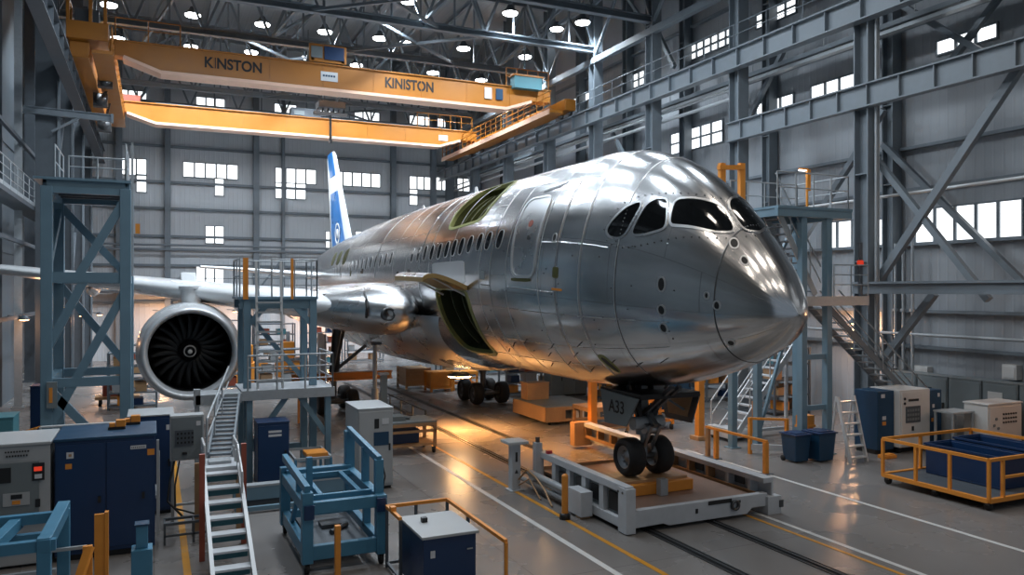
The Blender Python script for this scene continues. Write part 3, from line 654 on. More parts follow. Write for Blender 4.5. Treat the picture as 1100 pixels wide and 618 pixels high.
# rivets / fasteners around the windscreen surround
def stud(s, ph, r, name='fastener', m='dark_metal', parent=None, h=.01):
    c = surf(s, ph); n = snorm(s, ph); MB().tube(c - n * .02, c + n * h, r, 10).build(name, M[m], parent or fus)
sur = grow(dens(chaikin(rad([(4.12, 157), (4.02, 149.5), (3.7, 140.5), (3.2, 134), (2.7, 127), (2.2, 117), (1.78, 104), (1.8, 85), (1.0, 85), (1.08, 114), (1.4, 133), (2.2, 146.5), (2.8, 154.5), (3.5, 160)]), 2), 44), .06)
for k in range(0, 44): stud(*sur[k], .018)
# passenger door with raised surround, window and handle
dr = patch(O_DOOR, .012, 'passenger_door', M['skin_plain'], plane, 7)
ringframe(O_DOOR, .07, .03, 'door_surround', M['skin_bright'], dr, .02)
stud(6.98, R(153), .10, 'door_window', 'plastic_red', dr, .02); stud(6.9, R(160), .06, 'door_handle', 'dark_metal', dr, .03)
patch(dens(chaikin(rad([(7.5, 178.8), (6.6, 178.2), (6.6, 179.8), (7.5, 180.4)]), 1), 30), .02, 'door_sill', M['primer'], dr, 3)
patch(dens(chaikin(rad([(7.15, 133.6), (6.15, 129.6), (6.15, 131.4), (7.15, 135.4)]), 1), 30), .012, 'drain_gutter', M['dark_metal'], fus, 3)
# passenger windows, one by one
def cabin_window(s, ph, ls=.135, lz=.24, m='glass_dark'):
    n = 20; r = prof(s)[2]
    q = [(s + ls * math.copysign(abs(math.cos(t)) ** .75, math.cos(t)), ph + lz / 2.9 * math.copysign(abs(math.sin(t)) ** .75, math.sin(t))) for t in (2 * math.pi * k / n for k in range(n))]
    o = patch(q, .006, 'cabin_window', M[m], plane, 2); ringframe(q, .022, .010, 'window_frame', M['skin_bright'], o, .008); return o
WSTN = [8.34, 8.96, 9.47, 10.05, 10.6, 11.1, 11.63, 12.2, 12.85, 13.5, 14.2, 14.87] + [17.5 + .74 * k for k in range(11)] + [26.8 + .8 * k for k in range(10)]
def wang(s):
    pts = [(8.34, 160.2), (9.47, 161.5), (10.6, 163.4), (12.48, 166.0), (14.87, 166.3), (17.5, 166.8), (20.95, 168.2), (24.86, 169.5), (29.9, 176.0), (34.6, 182)]
    for (a, x), (b, y) in zip(pts[:-1], pts[1:]):
        if s <= b: return R(x + (y - x) * (s - a) / (b - a))
    return R(181)
for s in WSTN: cabin_window(s, wang(s))
# belly marks, ports and panels
for s, ph, r in ((2.35, 172.8, .075), (2.35, 187.5, .075), (2.38, 200.8, .075), (5.81, 160, .06), (1.12, 179, .05), (1.33, 173.5, .03), (1.1, 126.3, .07), (1.03, 221, .06), (.81, 132.5, .06)):
    q = [(s + r * math.cos(2 * math.pi * k / 18), R(ph) + r / max(1.0, prof(s)[2]) * math.sin(2 * math.pi * k / 18)) for k in range(18)]
    o = patch(q, .004, 'sensor_port', M['black'], fus, 2); ringframe(q, .03, .012, 'port_ring', M['skin_bright'], o, .01)
random.seed(4)
for s, ph in ((5.0, 212), (5.4, 220), (6.2, 215), (6.6, 222), (7.4, 214), (8.2, 218), (5.2, 232), (4.2, 225), (3.4, 228), (2.6, 226), (8.8, 224), (7.0, 232), (9.2, 208), (6.0, 228)):
    w_ = .02; l = .16
    patch(dens(rad([(s, ph), (s + .05, ph), (s + .35, ph + 4.0), (s + .30, ph + 4.0)]), 24), .006, 'drain_slot', M['black'], fus, 2)
for s, ph, r in [(random.uniform(1.9, 9.5), random.uniform(150, 235), .016) for _ in range(46)]: stud(s, R(ph), r)
for s0, s1, a0, a1, m in ((5.50, 5.72, 172.5, 177.0, 'primer'), (5.35, 5.75, 181.5, 182.8, 'yellow'), (14.9, 15.2, 176, 181, 'black'), (8.9, 9.2, 176.5, 181.0, 'panel_grey'), (16.3, 16.5, 176.5, 179.5, 'black'), (21.6, 22.0, 172, 176, 'black'), (24.0, 24.2, 173, 178, 'primer')):
    patch(dens(chaikin(rad([(s1, a0), (s0, a0), (s0, a1), (s1, a1)]), 1, .12), 28), .008, 'access_panel', M[m], fus, 3)
patch(dens(chaikin(rad([(12.62, 173.0), (10.21, 171.6), (10.05, 184.0), (12.48, 184.2)]), 1, .06), 40), .012, 'unpainted_panel', M['skin_bright'], plane, 4)
for s in (11.4, 10.7): stud(s, R(176), .05, m='black'); stud(s, R(179), .03, m='black')
patch(dens(chaikin(rad([(8.55, 178.5), (7.75, 178.0), (7.75, 186.5), (8.55, 187.0)]), 1, .06), 36), .008, 'access_panel', M['skin_plain'], fus, 3)
# green drain mast area near the nose gear
patch(dens(chaikin(rad([(4.8, 221), (4.5, 221), (4.35, 233), (4.47, 239), (4.65, 233)]), 2), 40), .01, 'open_vent', M['primer_edge'], plane, 3)
patch(dens(chaikin(rad([(4.7, 223), (4.55, 223), (4.42, 233), (4.47, 237.5), (4.58, 232)]), 2), 40), .016, 'vent_opening', M['black'], plane, 3)
# open cargo doorway and crown hatch: framed holes with a lined pocket behind
def pocket(O, depth, name, mw, mc, me, fw, ribs):
    n = len(O); cs = sum(q[0] for q in O) / n; cp = sum(q[1] for q in O) / n
    nn = snorm(cs, cp)
    o = ringframe(grow(O, -.02), fw, .02, name + '_frame', M[me], plane, .12)
    vs = [off(*a, -.06) for a in O]; back = [v - nn * depth for v in vs]
    MB().add(vs + back, [(i, (i + 1) % n, n + (i + 1) % n, n + i) for i in range(n)]).build('opening_lining', M[mw], o, recalc=False)
    ctr = sum(back, Vector((0, 0, 0))) / n
    MB().add(back + [ctr], [(i, (i + 1) % n, n) for i in range(n)]).build('opening_back', M[mc], o)
    for t in ribs:
        a, b = off(cs + t, min(q[1] for q in O) + .05, -.3), off(cs + t, max(q[1] for q in O) - .05, -.3)
        pts = [off(cs + t, min(q[1] for q in O) + .04 + (max(q[1] for q in O) - min(q[1] for q in O) - .08) * k / 8, -.28) for k in range(9)]
        mb = MB(); [mb.bar(p, q, .07, .10) for p, q in zip(pts[:-1], pts[1:])]; mb.build('hull_rib', M[mw], o)
    return o
pc = pocket(O_CARGO, 1.6, 'cargo_doorway', 'primer_dark', 'duct_dark', 'primer_edge', .13, (.45, -.35))
ph_ = pocket(O_HATCH, .55, 'crown_hatch', 'primer', 'primer', 'primer_edge', .08, (.7, .25, -.25, -.7))
# cargo door swung up on its hinge
def shell(fn, nu, nv, th, name, m, parent, m2=None):
    vs = []; fs = []
    for k in range(2):
        for i in range(nu + 1):
            for j in range(nv + 1): vs.append(fn(i / nu, j / nv) + (Vector((0, 0, -th)) if k else Vector((0, 0, 0))))
    N = (nu + 1) * (nv + 1); W = nv + 1
    top = [(i * W + j, i * W + j + 1, (i + 1) * W + j + 1, (i + 1) * W + j) for i in range(nu) for j in range(nv)]
    bot = [tuple(N + q for q in f[::-1]) for f in top]; side = []
    for i in range(nu): side += [(i * W, (i + 1) * W, N + (i + 1) * W, N + i * W), (i * W + nv, N + i * W + nv, N + (i + 1) * W + nv, (i + 1) * W + nv)]
    for j in range(nv): side += [(j, N + j, N + j + 1, j + 1), (nu * W + j, nu * W + j + 1, N + nu * W + j + 1, N + nu * W + j)]
    mb = MB().mat(m); mb.add(vs, top, True)
    mb.mat(m2 or m); mb.add(vs, side, False); mb.add([v for v in vs[N:]], [tuple(q - N for q in f) for f in bot], True)
    return mb.build(name, None, parent)
hy0, hy1 = NY + 9.95, NY + 12.25
def flapfn(u, v): y = hy0 + (hy1 - hy0) * u; r = surf(y - NY, R(186.5)); return Vector((r.x - 1.25 * math.sin(v * 1.35) / math.sin(1.35) - .02, y + v * .25, r.z + .05 + .42 * math.sin(v * 2.2) - .10 * v))
shell(flapfn, 10, 12, .13, 'cargo_door', M['skin_plain'], plane, M['skin_gold'])
for y in (hy0 + .25, hy1 - .25): a = surf(y - NY, R(190)); MB().tube(a + Vector((.1, 0, -.1)), flapfn((y - hy0) / (hy1 - hy0), .6) - Vector((0, 0, .1)), .03, 8).build('door_strut', M['bare_metal'], pc)
# rear upper access frames with yellow green primer
for s0 in (25.8, 27.6, 29.4): patch(dens(chaikin(rad([(s0 + 1.1, 152), (s0 + .3, 148), (s0, 164), (s0 + .8, 168)]), 2), 40), .012, 'rear_frame_panel', M['primer'], plane, 3)
# wing to body fairing
def fair(u, v):
    y = NY + 12.8 + 19.5 * u; e = math.sin(math.pi * min(1, u * 1.02)) ** .55 if u < .98 else 0.05
    a = R(172 + 196 * v); return Vector((AX + (2.55 + .85 * e) * math.cos(a), y, 4.15 + (1.55 + .42 * e) * math.sin(a) * 1.0 - (.0)))
vs = [fair(i / 40, j / 48) for i in range(41) for j in range(49)]
MB().add(vs, [(i * 49 + j, i * 49 + j + 1, (i + 1) * 49 + j + 1, (i + 1) * 49 + j) for i in range(40) for j in range(48)] , True).build('belly_fairing', M['skin_plain'], plane)
# wings: lofted airfoil sections
def airfoil(n=22):
    up = []; lo = []
    for k in range(n + 1):
        x = .5 - .5 * math.cos(math.pi * k / n); t = 5 * (.2969 * math.sqrt(x) - .126 * x - .3516 * x * x + .2843 * x ** 3 - .1036 * x ** 4); c = .10 * x * (1 - x)
        up.append((x, c + t)); lo.append((x, c - t))
    return up + lo[-2:0:-1]
AF = airfoil()
def loft(secs, name, m, parent, vert=False, mtab=None):
    """secs: (span coordinate, y of leading edge, z (or x), chord, thickness ratio)"""
    n = len(AF); mb = MB().mat(m); vs = []
    for (x, y, z, c, t) in secs: vs += [(Vector((z + b * t * c, y + a * c, x)) if vert else Vector((x, y + a * c, z + b * t * c))) for a, b in AF]
    fs = [(k * n + i, k * n + (i + 1) % n, (k + 1) * n + (i + 1) % n, (k + 1) * n + i) for k in range(len(secs) - 1) for i in range(n)]
    mb.add(vs, fs, True); mb.add(vs[:n], [list(range(n))]); mb.add(vs[-n:], [list(range(n))[::-1]])
    return mb.build(name, None, parent)
def wsec(x):      # left wing station
    d = (AX - x)
    t = (d - 2.0) / 16.5
    return (x, 24.6 + (d - 2.6) * .66, 4.30 + (d - 2.6) * .125, 9.5 * (1 - t) + 2.6 * t, .145 - .05 * t)
lw = loft([wsec(x) for x in (6.6, 5.2, 3.4, 1.4, -.8, -3.0, -5.2, -6.9)], 'wing', M['wing_white'], plane)
def mirror(q): return (2 * AX - q[0],) + q[1:]
loft([mirror(wsec(x)) for x in (8.6, 7.6, 6.0, 4.0, 2.0, .2, -.8)], 'wing', M['wing_white'], plane)
# bulged wing root glove with landing light
rbo = loft([(5.0, 26.9, 4.62, 8.8, .150), (5.6, 26.2, 4.58, 9.3, .160), (6.2, 25.55, 4.54, 9.9, .170), (6.8, 25.05, 4.52, 10.3, .178), (7.3, 24.8, 4.5, 10.5, .18), (7.7, 24.85, 4.5, 10.4, .178), (8.05, 25.2, 4.5, 10.0, .17), (8.3, 25.8, 4.5, 9.4, .155), (8.5, 26.8, 4.5, 8.4, .13), (8.6, 28.0, 4.5, 7.0, .10)], 'wing_root_fairing', M['skin_plain'], plane)
MB().lathe((6.95, 24.93, 4.42), 'y', [(.3, .22), (-.03, .22), (-.03, .15), (.06, .14), (.06, 0)], 20).build('landing_light', M['dark_metal'], rbo)
MB().path([(6.35, 25.75, 5.12), (6.33, 25.42, 4.9), (6.33, 25.32, 4.6), (6.33, 25.42, 4.3)], .045).build('fairing_slot', M['black'], rbo)
# engine
EX, EY, EZ = 1.13, 28.2, 3.1
en = MB().lathe((EX, EY, EZ), 'y', [(.35, 1.585), (.7, 1.66), (1.4, 1.71), (2.4, 1.69), (3.4, 1.54), (4.4, 1.22), (5.0, .98), (5.0, .9)], 64).build('engine', M['nacelle'], plane)
MB().lathe((EX, EY, EZ), 'y', [(.36, 1.59), (.15, 1.54), (.04, 1.49), (0, 1.44), (.04, 1.385), (.18, 1.34), (.45, 1.315)], 64).build('inlet_lip', M['lip'], en)
MB().lathe((EX, EY, EZ), 'y', [(.44, 1.32), (1.0, 1.35), (1.95, 1.36), (2.1, .0)], 64).build('inlet_duct', M['duct_dark'], en)
fb = MB(); nseg = 7; vs = []
for k in range(nseg + 1):
    t = k / nseg; r = .30 + 1.02 * t; tw = R(28 + 34 * t); c = .16 + .12 * t
    for sgn in (-1, 1):
        vs.append(Vector((sgn * c * math.cos(tw) * .9, 1.6 + sgn * c * math.sin(tw) * .55, 0)) + Vector((.10 * math.sin(t * 2.6), 0, r)))
fb.add(vs, [(2 * k, 2 * k + 1, 2 * k + 3, 2 * k + 2) for k in range(nseg)], True)
b0 = fb.build('fan_blade', M['fan_dark'], None); sol = b0.modifiers.new('thickness', 'SOLIDIFY'); sol.thickness = .018
b0.parent = en; b0.location = Vector((EX, EY, EZ)) - plane.location
for k in range(1, 22):
    c = b0.copy(); COL.objects.link(c); c.rotation_euler = (0, 2 * math.pi * k / 22, 0)
MB().lathe((EX, EY, EZ), 'y', [(1.7, .34), (1.4, .31), (1.05, .2), (.85, .07), (.82, 0)], 32).build('spinner', M['duct_dark'], en)
MB().lathe((EX, EY, EZ), 'y', [(1.00, .165), (.99, .185), (1.05, .215), (1.06, .19)], 28, True).mat(M['cab_white']).build('spinner_ring', M['cab_white'], en)
MB().lathe((EX, EY, EZ), 'y', [(.80, .0), (.81, .06), (.85, .075)], 18).build('spinner_cap', M['cab_white'], en)
MB().lathe((EX, EY, EZ), 'y', [(4.6, .85), (5.6, .7), (6.4, .45)], 40).build('core_nozzle', M['dark_metal'], en)
py = MB().mat(M['nacelle'])
py.prism([(EY + 1.2, EZ + 1.5), (EY + 1.5, EZ + 2.0), (EY + 2.6, EZ + 2.75), (EY + 6.0, EZ + 2.6), (EY + 6.0, EZ + 1.4), (EY + 4.0, EZ + 1.2)], 'x', EX - .26, EX + .26)
py.tube((EX + .05, EY + 1.3, EZ + 1.5), (EX + .05, EY + 1.3, EZ + 2.15), .33, 20); py.tube((EX + .05, EY + 1.3, EZ + 2.15), (EX + .05, EY + 1.3, EZ + 2.24), .40, 20)
py.build('engine_pylon', None, plane, bevel=.05)
# tail
FX = AX
fin = loft([(7.4, 46.0, FX, 6.6, .045), (9.0, 47.4, FX, 5.6, .045), (11.5, 49.4, FX, 4.2, .045), (14.0, 51.3, FX, 2.9, .045), (14.35, 51.9, FX, 2.2, .04)], 'tail_fin', M['wing_white'], plane, True)
loft([(7.5, 47.0, FX, 5.5, .065), (9.0, 48.2, FX, 4.75, .065), (11.6, 50.1, FX, 3.3, .07)], 'tail_colour', M['tail_blue'], fin, True)
loft([(12.7, 50.9, FX, 2.7, .075), (14.05, 51.85, FX, 2.25, .07), (14.38, 52.3, FX, 1.8, .07)], 'tail_colour', M['tail_blue'], fin, True)
p = (FX - .29, 49.9, 8.9)
MB().lathe((FX - .19, 50.0, 8.8), 'x', [(-.03, .55), (-.03, .68), (0, .68), (0, .55)], 28, True).build('tail_emblem', M['cab_white'], fin)
MB().lathe((FX - .20, 50.0, 8.8), 'x', [(-.02, .0), (-.02, .3), (.02, .3), (.02, 0)], 24).build('tail_emblem', M['sticker'], fin)
loft([(9.9, 46.9, 6.0, 4.6, .10), (8.0, 48.0, 6.18, 3.9, .10), (4.6, 50.2, 6.5, 2.6, .09), (2.6, 51.5, 6.65, 1.8, .09)], 'horizontal_stabilizer', M['wing_white'], plane)
loft([(2 * AX - 9.9, 46.9, 6.0, 4.6, .10), (2 * AX - 4.6, 50.2, 6.5, 2.6, .09), (2 * AX - 2.6, 51.5, 6.65, 1.8, .09)], 'horizontal_stabilizer', M['wing_white'], plane)
for s, h in ((15.8, .35), (22.0, .3)):
    c = surf(s, R(90)); MB().prism([(c.y - .18, c.z - .05), (c.y + .2, c.z - .05), (c.y + .22, c.z + h), (c.y + .05, c.z + h)], 'x', AX - .02, AX + .02).build('blade_antenna', M['cab_white'], fus)
# nose gear
GYN, DECK = 16.0, .74
ng = MB().tube((AX, GYN, 1.2), (AX, GYN, 2.0), .09, 16).tube((AX, GYN, 1.75), (AX, GYN + .12, 3.1), .15, 18).tube((AX, GYN, 1.72), (AX, GYN, 1.86), .19, 18)
ng.mat(M['bare_metal']); ng.mats = [M['cab_grey'], M['bare_metal']]
ng = ng.build('nose_landing_gear', None, plane)
mb = MB().mat(M['bare_metal']).bar((AX - .12, GYN - .18, 1.45), (AX - .12, GYN - .5, 2.0), .07).bar((AX + .12, GYN - .18, 1.45), (AX + .12, GYN - .5, 2.0), .07).bar((AX, GYN - .5, 1.98), (AX, GYN - .12, 2.35), .12).tube((AX - .2, GYN - .3, 1.9), (AX + .2, GYN - .3, 1.9), .13, 14)
mb.mat(M['cab_grey']).tube((AX - .42, GYN - .15, 2.02), (AX + .42, GYN - .15, 2.02), .16, 16).tube((AX - .3, GYN + .1, 2.3), (AX + .3, GYN + .1, 2.3), .09, 12)
mb.build('steering_unit', None, ng)
MB().bar((AX - .1, GYN, 2.15), (AX - .1, GYN - 1.3, 3.0), .09).bar((AX + .1, GYN, 2.15), (AX + .1, GYN - 1.3, 3.0), .09).bar((AX, GYN + .1, 2.1), (AX + .05, GYN + 1.5, 2.95), .08).bar((AX + .55, GYN - .2, 2.95), (AX + .12, GYN, 1.95), .07).bar((AX - .5, GYN - .1, 2.95), (AX - .12, GYN, 1.98), .07).build('drag_brace', M['dark_metal'], ng)
hz = MB().mat(M['black'])
for k in range(9):
    a = .2 + k * .09; hz.path([(AX + (-1) ** k * .16, GYN - .14 + .03 * k, 2.9), (AX + (-1) ** k * (.2 + .02 * k), GYN - .2, 2.5), (AX + (-1) ** k * .15, GYN - .16, 2.1 - .02 * k)], .018, 5)
hz.build('hydraulic_hoses', None, ng); 
MB().tube((AX - .42, GYN, 1.19), (AX + .42, GYN, 1.19), .07, 14).build('axle', M['bare_metal'], ng)
def wheel(c, r, wd, parent, hubm='bare_metal', n=40):
    w2 = wd / 2; mb = MB().mat(M['rubber'])
    mb.lathe(c, 'x', [(-w2 * .8, r * .58), (-w2, r * .72), (-w2 * .98, r * .86), (-w2 * .72, r * .97), (-w2 * .3, r), (w2 * .3, r), (w2 * .72, r * .97), (w2 * .98, r * .86), (w2, r * .72), (w2 * .8, r * .58)], n)
    mb.mat(M[hubm]).lathe(c, 'x', [(-w2 * .55, 0), (-w2 * .55, r * .2), (-w2 * .3, r * .3), (-w2 * .3, r * .45), (-w2 * .85, r * .56), (-w2 * .8, r * .6)], n).lathe(c, 'x', [(w2 * .8, r * .6), (w2 * .85, r * .56), (w2 * .3, r * .45), (w2 * .3, r * .3), (w2 * .55, r * .2), (w2 * .55, 0)], n)
    for k in range(8): a = math.pi * k / 4; mb.tube((c[0] - w2 * .5, c[1] + r * .38 * math.cos(a), c[2] + r * .38 * math.sin(a)), (c[0] - w2 * .2, c[1] + r * .38 * math.cos(a), c[2] + r * .38 * math.sin(a)), r * .06, 6)
    return mb.build('wheel', None, parent)
for x in (AX - .40, AX + .40): wheel((x, GYN, DECK + .465), .46, .44, ng)
# gear doors
gd = MB().prism([(15.05, 2.72), (16.7, 2.78), (16.5, 1.98), (15.55, 2.02)], 'x', AX - .80, AX - .75).build('nose_gear_door', M['panel_grey'], plane, bevel=.01)
text('A33', 'lettering', M['text_black'], gd, (AX - .806, 15.95, 2.42), (R(90), 0, R(-90)), .42, 1.0, .002, .01)
gd2 = MB().mat(M['dark_metal']).prism([(15.05, 2.75), (16.7, 2.80), (16.4, 2.0), (15.35, 2.02)], 'x', AX + .92, AX + .96).mat(M['tan']).prism([(15.3, 2.66), (16.4, 2.70), (16.25, 2.15), (15.5, 2.15)], 'x', AX + .90, AX + .92).build('nose_gear_door', None, plane)
MB().bar((AX + .9, 15.6, 2.3), (AX + .2, 15.9, 2.8), .05).bar((AX - .74, 15.8, 2.3), (AX - .2, 16.0, 2.75), .05).build('door_rod', M['dark_metal'], gd2)
MB().box(AX - .74, AX + .9, 15.0, 16.8, 2.70, 2.82).build('wheel_well', M['duct_dark'], plane)
# main gears
for gx in (AX - 3.75, AX + 3.2):
    s_ = -1 if gx < AX else 1
    mg = MB().tube((gx, 34.0, .55), (gx, 34.0, 1.5), .13, 14).tube((gx, 34.0, 1.4), (gx - s_ * .2, 34.0, 4.2), .21, 16).bar((gx, 33.2, .52), (gx, 34.8, .52), .22, .24).build('main_landing_gear', M['dark_metal'], plane)
    MB().bar((gx, 34, 1.7), (gx - s_ * 1.8, 33.6, 3.2), .14).bar((gx, 33.9, 1.5), (gx, 32.1, 3.6), .12).build('side_brace', M['dark_metal'], mg)
    MB().bar((gx + s_ * .5, 33.2, 2.4), (gx + s_ * .5, 34.9, 2.4), .06, 1.9).build('leg_door', M['panel_grey'], mg)
    for y in (33.25, 34.75):
        for dx in (-.62, .62): wheel((gx + dx, y, .5), .5, .46, mg, 'dark_metal', 32)
        MB().tube((gx - .6, y, .5), (gx + .6, y, .5), .09, 10).build('axle', M['dark_metal'], mg)
# flap track fairings and inboard flap under the wing
for x in (5.2, 3.2, -2.2):
    q = wsec(x); c = Vector((x, q[1] + q[3] * .78, q[2] - .32))
    vs = []; n = 14
    for i in range(13):
        u = i / 12; r = .26 * math.sin(math.pi * min(.999, u * .96 + .03)) ** .7
        for j in range(n): a = 2 * math.pi * j / n; vs.append(c + Vector((r * math.cos(a), -1.9 + 4.2 * u, r * 1.25 * math.sin(a))))
    MB().add(vs, [(i * n + j, i * n + (j + 1) % n, (i + 1) * n + (j + 1) % n, (i + 1) * n + j) for i in range(12) for j in range(n)], True).build('flap_track_fairing', M['wing_white'], plane)
# warm work lamp hung below the belly, and unseen lamps added for warm light
def flood(p, r, power, label, up=False, cable=None):
    t = T('work_lamp', label, 'work lamp', p); x, y, z = p; s_ = -1 if up else 1
    MB().lathe((x, y, z), 'z', [(s_ * .16, .05), (s_ * .14, r * .5), (s_ * .02, r), (0, r * .97)], 28).build('lamp_shade', M['dark_steel'], t)
    MB().lathe((x, y, z), 'z', [(s_ * .0, r * .95), (-s_ * .05, r * .8), (-s_ * .07, 0)], 28).build('lamp_lens', M['lamp_warm'], t)
    l = bpy.data.lights.new('lamp_light', 'SPOT'); l.energy = power; l.spot_size = R(132); l.spot_blend = .5; l.color = WARM; l.shadow_soft_size = r * .8
    o = bpy.data.objects.new('lamp_light', l); COL.objects.link(o); o.parent = t; o.location = (0, 0, -s_ * .09)
    if up: o.rotation_euler = (R(180), 0, 0); MB().tube((x, y, 0.02), (x, y, z - .16), .035, 8).lathe((x, y, 0), 'z', [(0, 0), (0, .3), (.04, .28), (.06, .04)], 18).build('lamp_stand', M['dark_steel'], t)
    else: MB().tube((x, y, z + .12), (x, y, cable), .02, 6).build('lamp_cord', M['black'], t)
    return t
flood((10.35, 27.4, 2.02), .48, 2600, 'glowing warm work lamp hanging below the belly beside the main gear', cable=2.24)
# hidden lamps added under and beside the belly to warm carts and floor
flood((12.6, 19.6, 2.75), .2, 120, 'warm lamp hung close under the belly behind the nose gear', cable=3.1)
flood((11.6, 23.0, 2.60), .2, 700, 'warm lamp hung under the belly above the rails', cable=2.80)
flood((15.2, 23.6, 2.9), .25, 110, 'warm lamp over the ochre carts beyond the fuselage', cable=4.2)
# ================================================================== EQUIPMENT
def stairs(mb, a, b, wd, n, side='x', st=.05, tread=.24, mt=None, ms=None):
    """straight flight from a (low) to b (high); a, b on its centre line; side = horizontal axis across the flight"""
    a = Vector(a); b = Vector(b); d = b - a; h = Vector((d.x, d.y, 0)).normalized(); sd = Vector((h.y, -h.x, 0))
    if ms: mb.mat(ms)
    for s_ in (-1, 1): mb.bar(a + sd * s_ * wd / 2, b + sd * s_ * wd / 2, st, .2)
    if mt: mb.mat(mt)
    for k in range(1, n + 1):
        p = a.lerp(b, (k - .5) / n); mb.bar(p - sd * wd / 2, p + sd * wd / 2, tread, .045)
    return mb
def caster(mb, x, y, r=.09, mf=None):
    mb.mat(M['dark_metal']).box(x - .05, x + .05, y - .05, y + .05, r * 1.2, r * 2.4)
    mb.mat(M['rubber']).lathe((x, y, r), 'x', [(-.035, 0), (-.035, r), (.035, r), (.035, 0)], 16)
def cabinet(name, label, cat, x0, x1, y0, y1, z1, m, front=True, z0=.08, doors=1, group=None, mtop=None, dside=True):
    t = T(name, label, cat, ((x0 + x1) / 2, (y0 + y1) / 2, 0), group)
    mb = MB().mat(m).box(x0, x1, y0, y1, z0, z1).mat(mtop or m).box(x0 - .015, x1 + .015, y0 - .015, y1 + .015, z1, z1 + .035).mat(M['black']).box(x0 + .04, x1 - .04, y0 + .04, y1 - .04, 0, z0)
    mb.build('body', None, t, bevel=.012)
    for k in range(doors):
        a = x0 + (x1 - x0) * k / doors + .02; b = x0 + (x1 - x0) * (k + 1) / doors - .02
        d = MB().box(a, b, y0 - .02, y0, z0 + .06, z1 - .06).build('door', m, t, bevel=.006)
        MB().box(b - .1, b - .06, y0 - .05, y0 - .02, (z0 + z1) / 2 - .08, (z0 + z1) / 2 + .1).build('door_handle', M['black'], d)
    return t
def onface(parent, m, name, x0, x1, z0, z1, y, d=.012): return MB().box(x0, x1, y - d, y, z0, z1).build(name, m, parent)
# ---- blue tower at the left
TX0, TX1, TY0, TY1 = -2.62, -.72, 24.4, 27.4
t = T('access_tower', 'tall blue grey steel tower with cross braces and a railed top, left of the engine', 'access tower', ((TX0 + TX1) / 2, 25.9, 0))
B = M['blue_frame']
for x in (TX0, TX1):
    for y in (TY0, TY1): MB().box(x - .14, x + .14, y - .14, y + .14, .03, 8.0).box(x - .24, x + .24, y - .24, y + .24, 0, .03).build('post', B, t, bevel=.012)
for z, h in ((8.0, .34), (5.55, .28), (2.7, .24)):
    mb = MB()
    for y in (TY0, TY1): mb.bar((TX0, y, z), (TX1, y, z), .2, h)
    for x in (TX0, TX1): mb.bar((x, TY0, z), (x, TY1, z), .2, h)
    mb.build('ring_beam', B, t)
for a, b in (((TX1, TY0, 7.75), (TX0 + .75, TY0, 5.6)), ((TX1, TY0, 5.2), (TX0 + .1, TY0, 1.6)), ((TX0, TY0, 3.6), (TX0 + .9, TY0, 5.5)), ((TX0, TY1, 7.8), (TX1, TY1, 5.6)), ((TX0, TY1, 5.4), (TX1, TY1, 2.8)), ((TX1, TY0, 7.6), (TX1, TY1, 5.7)), ((TX0, TY1, 7.6), (TX0, TY0, 5.7)), ((TX1, TY1, 5.3), (TX1, TY0, 2.8)), ((TX0, TY0, 2.6), (TX1, TY0, .3))):
    MB().bar(a, b, .17, .22).build('brace', B, t)
MB().mat(B).box(TX0 - .3, TX1 + .14, TY0 - .2, TY1 + .2, 8.17, 8.24).mat(M['dark_steel']).box(TX0 - .1, TX1 + .05, TY0, TY1, 8.1, 8.17).build('deck', None, t)
for k in range(4): MB().bar((TX0, TY0 + .5 + k * .65, 8.03), (TX1, TY0 + .5 + k * .65, 8.03), .1, .16).build('deck_joist', M['dark_steel'], t)
MB().railing([(TX0 + .1, TY1 + .1, 8.24), (TX0 + .1, TY0 + .9, 8.24)], 1.05, .024, 1.0).railing([(TX0 + .5, TY0 + .1, 8.24), (TX1, TY0 + .1, 8.24)], .62, .024, .8).railing([(TX1, TY0 + .1, 8.24), (TX1, TY1, 8.24)], 1.05, .024, 1.0).build('guard_rail', M['galv'], t)
mb = MB()
for x in (TX1 + .16,):
    for y in (TY0 + .3, TY0 + .75): mb.bar((x, y, 5.6), (x, y, 9.4), .05)
    for k in range(13): mb.tube((x, TY0 + .3, 5.8 + .28 * k), (x, TY0 + .75, 5.8 + .28 * k), .018, 6)
mb.build('ladder', M['galv'], t)
MB().mat(M['yellow']).cbox((TX1 + .3, TY0 + .35, 6.95), (.12, .14, .28)).build('warning_light', None, t)
MB().mat(M['panel_grey']).box(TX0 + .02, TX0 + .26, TY0 - .26, TY0 - .14, 2.05, 2.75).mat(M['yellow']).box(TX0 + .08, TX0 + .16, TY0 - .275, TY0 - .26, 2.2, 2.6).build('switch_box', None, t)
# white rail with posts beyond the cabinet top
tag(MB().railing([(-2.45, 21.6, 1.0), (-.75, 21.6, 1.0)], .95, .03, .9, (.45,)).box(-2.5, -.7, 21.45, 21.75, .9, 1.0).box(-2.45, -2.35, 21.5, 21.7, 0, .9).box(-.85, -.75, 21.5, 21.7, 0, .9).build('platform_railing', M['rail_white'], loc=(-1.6, 21.6, 0)), 'pale handrail on a low stand in front of the blue tower', 'railing')
